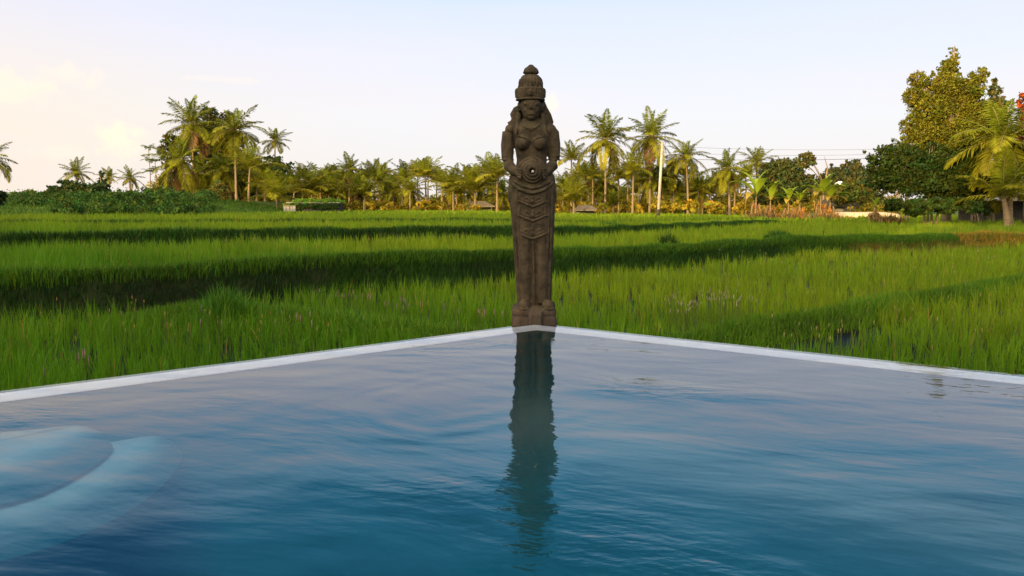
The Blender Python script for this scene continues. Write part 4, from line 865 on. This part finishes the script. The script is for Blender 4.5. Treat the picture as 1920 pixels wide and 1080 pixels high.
# ------------------------------------------------------------------ bananas
def banana(px, top, D_, label, sc=1.0, seed=0):
    b = at_y(px, 403, D_); gz = float(T(b[0], D_)); rs = random.Random(seed); hst = (float(at_y(px, top, D_)[2]) - gz) * .50
    r_ = empty('banana_plant', (float(b[0]), D_, gz), label, 'banana plant', 'banana plants at the field edge')
    mb = MB()
    for k in range(3): ox = (k - 1) * .35; tube(mb, [(ox * 1.4, 0, -.3), (ox * 1.1, .0, hst * .5), (ox * .8, 0, hst * (1 - .35 * abs(k - 1)))], [.12, .09, .06], 8, (1, 1, 1))
    mb.build('stem', M['trunk'], r_)
    mb = MB()
    for k in range(9):
        az = k * 2.4 + rs.uniform(-.3, .3); el0 = R(86 - 9 * k + rs.uniform(-8, 8)); Ln = hst * rs.uniform(1.05, 1.45) * sc; p_ = np.array([0, 0, hst]); P_ = [p_]; ds = []
        for j in range(9): el = el0 - R(70) * ((j + .5) / 9) ** 1.6; d = np.array([math.cos(az) * math.cos(el), math.sin(az) * math.cos(el), math.sin(el)]); p_ = p_ + d * Ln / 9; P_.append(p_); ds.append(d)
        P_ = np.array(P_); sd_ = np.cross(ds[4], [0, 0, 1.0]); sd_ /= np.linalg.norm(sd_) + 1e-6; W = [.03, .06, .20, .30, .34, .34, .30, .24, .14, .02]
        W = np.array(W) * Ln * .46; up_ = np.array([0, 0, .30]); c_ = np.array((.19, .25, .016) if k < 6 else (.28, .20, .03)) * rs.uniform(.8, 1.25)
        Vl = np.concatenate([P_ - sd_ * W[:, None] + up_ * W[:, None], P_, P_ + sd_ * W[:, None] + up_ * W[:, None]])
        mb.add(Vl, [[j, j + 1, 10 + j + 1, 10 + j] for j in range(9)] + [[10 + j, 10 + j + 1, 20 + j + 1, 20 + j] for j in range(9)], c_)
    mb.build('leaves', M['leaf'], r_, smooth=True)
    mb = MB()
    for k in range(9):                                      # dead leaves hanging against the stem
        a_ = rs.uniform(0, 6.28); z_ = hst * rs.uniform(.3, .95); n_ = 26; x_ = rng.normal(0, .12, n_) + .3 * math.cos(a_); y_ = rng.normal(0, .12, n_) + .3 * math.sin(a_)
        blades(mb, x_, y_, np.full(n_, max(.1, z_ - hst * .4)), rng.uniform(.3, .7, n_) * hst * .5, np.full(n_, .09), np.abs(rng.normal(.2, .15, n_)), hue(n_, (.28, .15, .05), .25, .1), 2)
    mb.build('dead_leaves', M['dry'], r_, smooth=False)
for px_, top, lb, s_ in ((1417, 322, 'tallest banana plant leftmost of the banana row', 1.0), (1444, 340, 'banana plant second from the left in the banana row', .95), (1478, 342, 'banana plant with drooping left leaf in the middle of the banana row', .8), (1499, 342, 'thin banana plant right of the middle of the banana row', .7), (1538, 322, 'bushy banana plant under the leaning pale trunk', .9), (1556, 332, 'banana plant with pale upright leaves at the right end of the row', .8), (1640, 362, 'low yellow leaved banana plant left of the dark bushy tree', .7)):
    banana(px_, top, 84 if px_ < 1600 else 72, lb, s_, int(px_))
mb = MB(); n = 3400; px_ = np.concatenate([rng.uniform(1400, 1580, 2600), rng.uniform(1640, 1690, 800)]); x_ = (px_ - 960) / F * 82; y_ = 82 + rng.uniform(-2, 2, n)
x_[2600:] = (px_[2600:] - 960) / F * 60; y_[2600:] = 60 + rng.uniform(-1, 1, 800)
hb = rng.uniform(.15, 1.2, n) * (.3 + .9 * vn(x_, y_, 1.3, 4)); blades(mb, x_, y_, T(x_, y_) - .05, hb, rng.uniform(.04, .11, n), np.abs(rng.normal(.4, .35, n)), hue(n, (.15, .095, .035), .5, .2), 2)
tag(mb.build('dry_brush', M['dry'], smooth=False), 'orange brown dead leaves and stalks heaped beneath the banana plants', 'dry brush', kind='stuff')
mb = MB(); loft(mb, [(-.3, 0, 0, 5.2, 2.5, 2), (.15, 0, 0, 4.9, 2.2, 2), (.55, .3, 0, 4.0, 1.6, 2), (.72, .3, .2, 2.6, 1.0, 2)], 30)
b = at_y(1607, 400, 92); tag(mb.build('earth_bank', M['sand'], loc=(float(b[0]), 92, float(T(b[0], 92)))), kind='structure')

# ------------------------------------------------------------------ sheds, pole, wires
def gz_at(px_, D_): b = at_y(px_, 395, D_); return float(b[0]), D_, float(T(b[0], D_))
x0, y0, z0 = gz_at(590, 92); k = 92 / F
sh = empty('field_shed', (x0, y0, z0), 'low dark field shed with a flat roof overgrown by bright green creepers', 'shed')
zr = float(at_y(590, 381, 92)[2]) - z0
mb = MB()
for j in range(15): xa = -2.5 + j * .36; box(mb, (xa, -.9 + .02 * (j % 2), -.2), (xa + .33, 1.2, zr))
mb.build('wall', M['dark'], sh, smooth=False)
mb = MB(); box(mb, (-2.75, -1.15, zr + .003), (2.95, 1.5, zr + .10)); mb.build('roof', M['planks'], sh, smooth=False)
mb = MB(); leaves(mb, [((-1.6 + .85 * j, -.2, zr + .16), (.75, 1.3, .20)) for j in range(6)], 7000, .07, (.080, .150, .012), shell=.1); leaves(mb, [((-1.8 + .55 * j, -1.15, zr - .28 - .1 * (j % 2)), (.36, .16, .34)) for j in range(9)], 4200, .06, (.030, .060, .010), shell=.1)
mb.build('creeper', M['leaf'], sh, smooth=False)
x0, y0, z0 = gz_at(545, 91)
cr_ = empty('plank_crate', (x0, y0, z0), 'weathered grey plank box beside the left end of the mossy shed', 'crate'); mb = MB(); zc = float(at_y(545, 387, 91)[2]) - z0
for j in range(4): box(mb, (-.62 + j * .32, -.5, -.1), (-.33 + j * .32, .5, zc + .03 * (j % 2)))
mb.build('side', M['planks'], cr_, smooth=False); mb = MB(); box(mb, (-.66, -.55, zc + .035), (.68, .55, zc + .08)); mb.build('lid', M['planks'], cr_, smooth=False)
mb = MB(); leaves(mb, [((.2, 0, zc + .2), (.8, .5, .12))], 900, .06, (.07, .12, .012)); mb.build('creeper', M['leaf'], cr_, smooth=False)
def hut(px_, D_, wd, hh, label, rm='thatch'):
    x0, y0, z0 = gz_at(px_, D_); h_ = empty('thatched_hut', (x0, y0, z0), label, 'hut', None)
    mb = MB(); e = hh * .55
    mb.add([(-wd, -1.5, e), (wd, -1.5, e), (wd, 1.5, e), (-wd, 1.5, e), (-wd * .35, 0, hh), (wd * .35, 0, hh), (-wd, -1.5, e - .12), (wd, -1.5, e - .12), (wd, 1.5, e - .12), (-wd, 1.5, e - .12)],
           [[0, 1, 5, 4], [2, 3, 4, 5], [6, 7, 1, 0], [7, 8, 2, 1], [8, 9, 3, 2], [9, 6, 0, 3], [9, 8, 7, 6]]); mb.f[3].append(np.array([[1, 2, 5], [3, 0, 4]]))
    mb.build('roof', M[rm], h_, smooth=False)
    for a_, b_ in ((-1, -1), (1, -1), (1, 1), (-1, 1)):
        mb = MB(); tube(mb, [(a_ * wd * .8, b_ * 1.2, -.3), (a_ * wd * .8, b_ * 1.2, e)], .07, 8); mb.build('post', M['bark'], h_)
    mb = MB(); box(mb, (-wd * .7, .9, 0), (wd * .7, 1.0, e - .14)); mb.build('back_wall', M['planks'], h_, smooth=False)
hut(896, 112, 2.3, 1.5, 'grey thatched hut half hidden behind the young palms left of the statue')
hut(1097, 104, 1.6, 1.3, 'small weathered thatched shelter right of the statue under the palms')
hut(1568, 98, 2.0, 2.5, 'dark roofed hut seen in the gap right of the banana plants', 'darkthatch')
x0, y0, z0 = gz_at(1890, 66)
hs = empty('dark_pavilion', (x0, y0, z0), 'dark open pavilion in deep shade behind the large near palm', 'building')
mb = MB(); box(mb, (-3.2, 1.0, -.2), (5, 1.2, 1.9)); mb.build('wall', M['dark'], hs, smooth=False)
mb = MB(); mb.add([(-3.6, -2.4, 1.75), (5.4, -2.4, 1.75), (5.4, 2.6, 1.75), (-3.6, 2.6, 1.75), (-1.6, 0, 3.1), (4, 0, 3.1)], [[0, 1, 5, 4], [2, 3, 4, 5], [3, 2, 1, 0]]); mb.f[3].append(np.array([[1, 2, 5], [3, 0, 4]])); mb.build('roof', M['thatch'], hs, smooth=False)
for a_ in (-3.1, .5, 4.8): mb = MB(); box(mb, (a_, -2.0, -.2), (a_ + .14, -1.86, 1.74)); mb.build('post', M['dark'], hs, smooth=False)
x0, y0, z0 = gz_at(1860, 62)
pr = empty('parasol', (x0, y0, z0), 'pale parasol glimpsed in the shade left of the large near palm trunk', 'parasol'); zt = float(at_y(1860, 366, 62)[2]) - z0
mb = MB(); n_ = 8; a = np.linspace(0, 2 * np.pi, n_, endpoint=False); V = [(math.cos(q_) * .46, math.sin(q_) * .46, zt - .26) for q_ in a] + [(0, 0, zt), ] + [(math.cos(q_) * .45, math.sin(q_) * .45, zt - .33) for q_ in a]
mb.add(V, [[k, (k + 1) % n_, 9 + (k + 1) % n_, 9 + k] for k in range(n_)]); mb.f[3].append(np.array([[k, (k + 1) % n_, 8] for k in range(n_)])); mb.build('canopy', M['white'], pr, smooth=False)
mb = MB(); tube(mb, [(0, 0, -.1), (0, 0, zt)], .025, 8); mb.build('pole', M['dark'], pr)
x0, y0, z0 = gz_at(1573, 104); zt = float(at_y(1573, 340, 104)[2]) - z0
tn = empty('domed_shelter', (x0, y0, z0), 'small white domed roof showing above the hut right of the banana plants', 'shelter')
mb = MB(); loft(mb, [(zt - .50, 0, 0, .72, .6, 2), (zt - .40, 0, 0, .68, .55, 2), (zt - .18, 0, 0, .48, .4, 2), (zt, 0, 0, .16, .14, 2)], 24); mb.build('roof', M['white'], tn)
for a_ in (-.5, .5): mb = MB(); tube(mb, [(a_, 0, -.2), (a_, 0, zt - .6)], .05, 8); mb.build('post', M['planks'], tn)
# leaning pole
x0, y0, z0 = gz_at(1234, 90); zt = at_y(1242, 268, 90); po = empty('utility_pole', (x0, y0, z0), 'pale leaning concrete utility pole among the palms right of the statue', 'pole')
dx = float(zt[0]) - x0; hp = float(zt[2]) - z0
mb = MB(); tube(mb, [(0, 0, -.3), (dx * .5, 0, hp * .5), (dx, 0, hp)], [.17, .145, .12], 14); mb.build('shaft', M['concrete'], po)
mb = MB(); tube(mb, [(dx * .02, 0, .05), (dx * .11, 0, .85)], [.186, .180], 14); mb.build('painted_foot', M['dark'], po)
mb = MB(); tube(mb, [(dx, 0, hp - .02), (dx, 0, hp + .10)], [.14, .13], 14); mb.build('cap', M['concrete'], po)
for j_, (ya, yb, yc, lb) in enumerate(((272, 281, 279, 'topmost of the three thin cables crossing the sky right of the pole'), (284, 291, 287, 'middle of the three thin cables crossing the sky right of the pole'), (296, 299, 296, 'lowest and thickest of the three cables crossing the sky right of the pole'))):
    mb = MB(); pts = []
    A_ = at_y(1242, ya + 2, 90); Bp = at_y(1560, yb, 96); C_ = at_y(1800, yc - 8, 100)
    for s_ in np.linspace(0, 1, 24): pts.append(A_ * (1 - s_) * (1 - 2 * s_) + Bp * 4 * s_ * (1 - s_) + C_ * s_ * (2 * s_ - 1))
    tube(mb, pts, .012 if j_ < 2 else .022, 5); tag(mb.build('power_cable', M['black']), lb, 'cable', 'cables over the far field')
# small field marker
x0, y0, z0 = gz_at(301, 60); zt = float(at_y(301, 402, 60)[2]) - z0
fm = empty('scarecrow_flag', (x0, y0, z0), 'tiny red brown flag on a stick in the far left paddy', 'flag')
mb = MB(); tube(mb, [(0, 0, -.1), (0, 0, zt + .12)], .012, 6); mb.build('stick', M['bark'], fm)
m, t, o = mat('red_cloth'); bsdf(t, o, (.22, .05, .03), .9, .1); mb = MB(); mb.add([(0, 0, zt + .1), (.16, .02, zt + .08), (.17, -.02, zt - .06), (.0, 0, zt - .08), (0, .012, zt + .1), (.16, .032, zt + .08), (.17, -.008, zt - .06), (0, .012, zt - .08)], [[0, 1, 2, 3], [7, 6, 5, 4], [0, 4, 5, 1], [1, 5, 6, 2], [2, 6, 7, 3]]); mb.build('cloth', m, fm, smooth=False)

# ------------------------------------------------------------------ unseen villa and trees, added to shade the pool and near paddies
vl = empty('villa', (0, -13, 0), 'unseen plastered villa with a thatched hip roof, added behind the pool deck for shade', 'villa')
mb = MB(); box(mb, (-9, -5, -.02), (10, 2, 3.6)); mb.build('wall', M['plaster'], vl, smooth=False)
mb = MB(); mb.add([(-11, -7, 3.4), (12, -7, 3.4), (12, 3.6, 3.4), (-11, 3.6, 3.4), (-5, -1.7, 8.0), (6, -1.7, 8.0)], [[0, 1, 5, 4], [2, 3, 4, 5], [3, 2, 1, 0]]); mb.f[3].append(np.array([[1, 2, 5], [3, 0, 4]])); mb.build('roof', M['thatch'], vl, smooth=False)
for xw in (-7, -2.5, 2, 6.5):
    mb = MB(); box(mb, (xw, 2.003, 0.02), (xw + 2.4, 2.08, 2.5)); wdw = mb.build('door', M['dark'], vl, smooth=False)
mb = MB(); lobes = [((0, 0, 6.5), (4.2, 4.0, 2.8)), ((-3, 1, 4.6), (2.8, 2.6, 2.0)), ((3, -1, 4.8), (3, 2.6, 2.2)), ((0.5, 0, 3.0), (4.2, 3.2, 2.4)), ((0, 0, 9.0), (2.6, 2.6, 1.8)), ((0, 0, 1.5), (4.0, 2.8, 1.6))]
leaves(mb, lobes, 9000, .34, (.045, .07, .016), shell=.1); GC = mb.mesh('shade_crown', M['leaf'], False)
mb = MB(); tube(mb, [(0, 0, -1), (.2, 0, 3), (0, 0, 7)], [.4, .3, .15], 10); GT = mb.mesh('shade_trunk', M['bark'])
for i_, (x_, y_, s_) in enumerate(SHADE := [(-46, -8, 1.1), (-38, -14, 1.25), (-30, -10, 1.15), (-23, -18, 1.25), (-17, -12, 1.15), (-11, -24, 1.3), (-2, -26, 1.35), (7, -24, 1.3), (15, -20, 1.2), (22, -14, 1.15), (29, -18, 1.2), (-54, -18, 1.3), (-62, -6, 1.25), (-34, 4, .8), (-44, 16, .9), (-56, 26, 1.0), (-66, 38, 1.1), (-74, 14, 1.2)]):
    r_ = empty('shade_tree', (x_, y_, -.8), 'unseen dense green tree added behind the pool and villa to shade the paddies', 'tree', 'unseen trees added for shade around the villa', i_ * 1.3); r_.scale = (s_,) * 3
    link('trunk', GT, r_); link('crown', GC, r_)
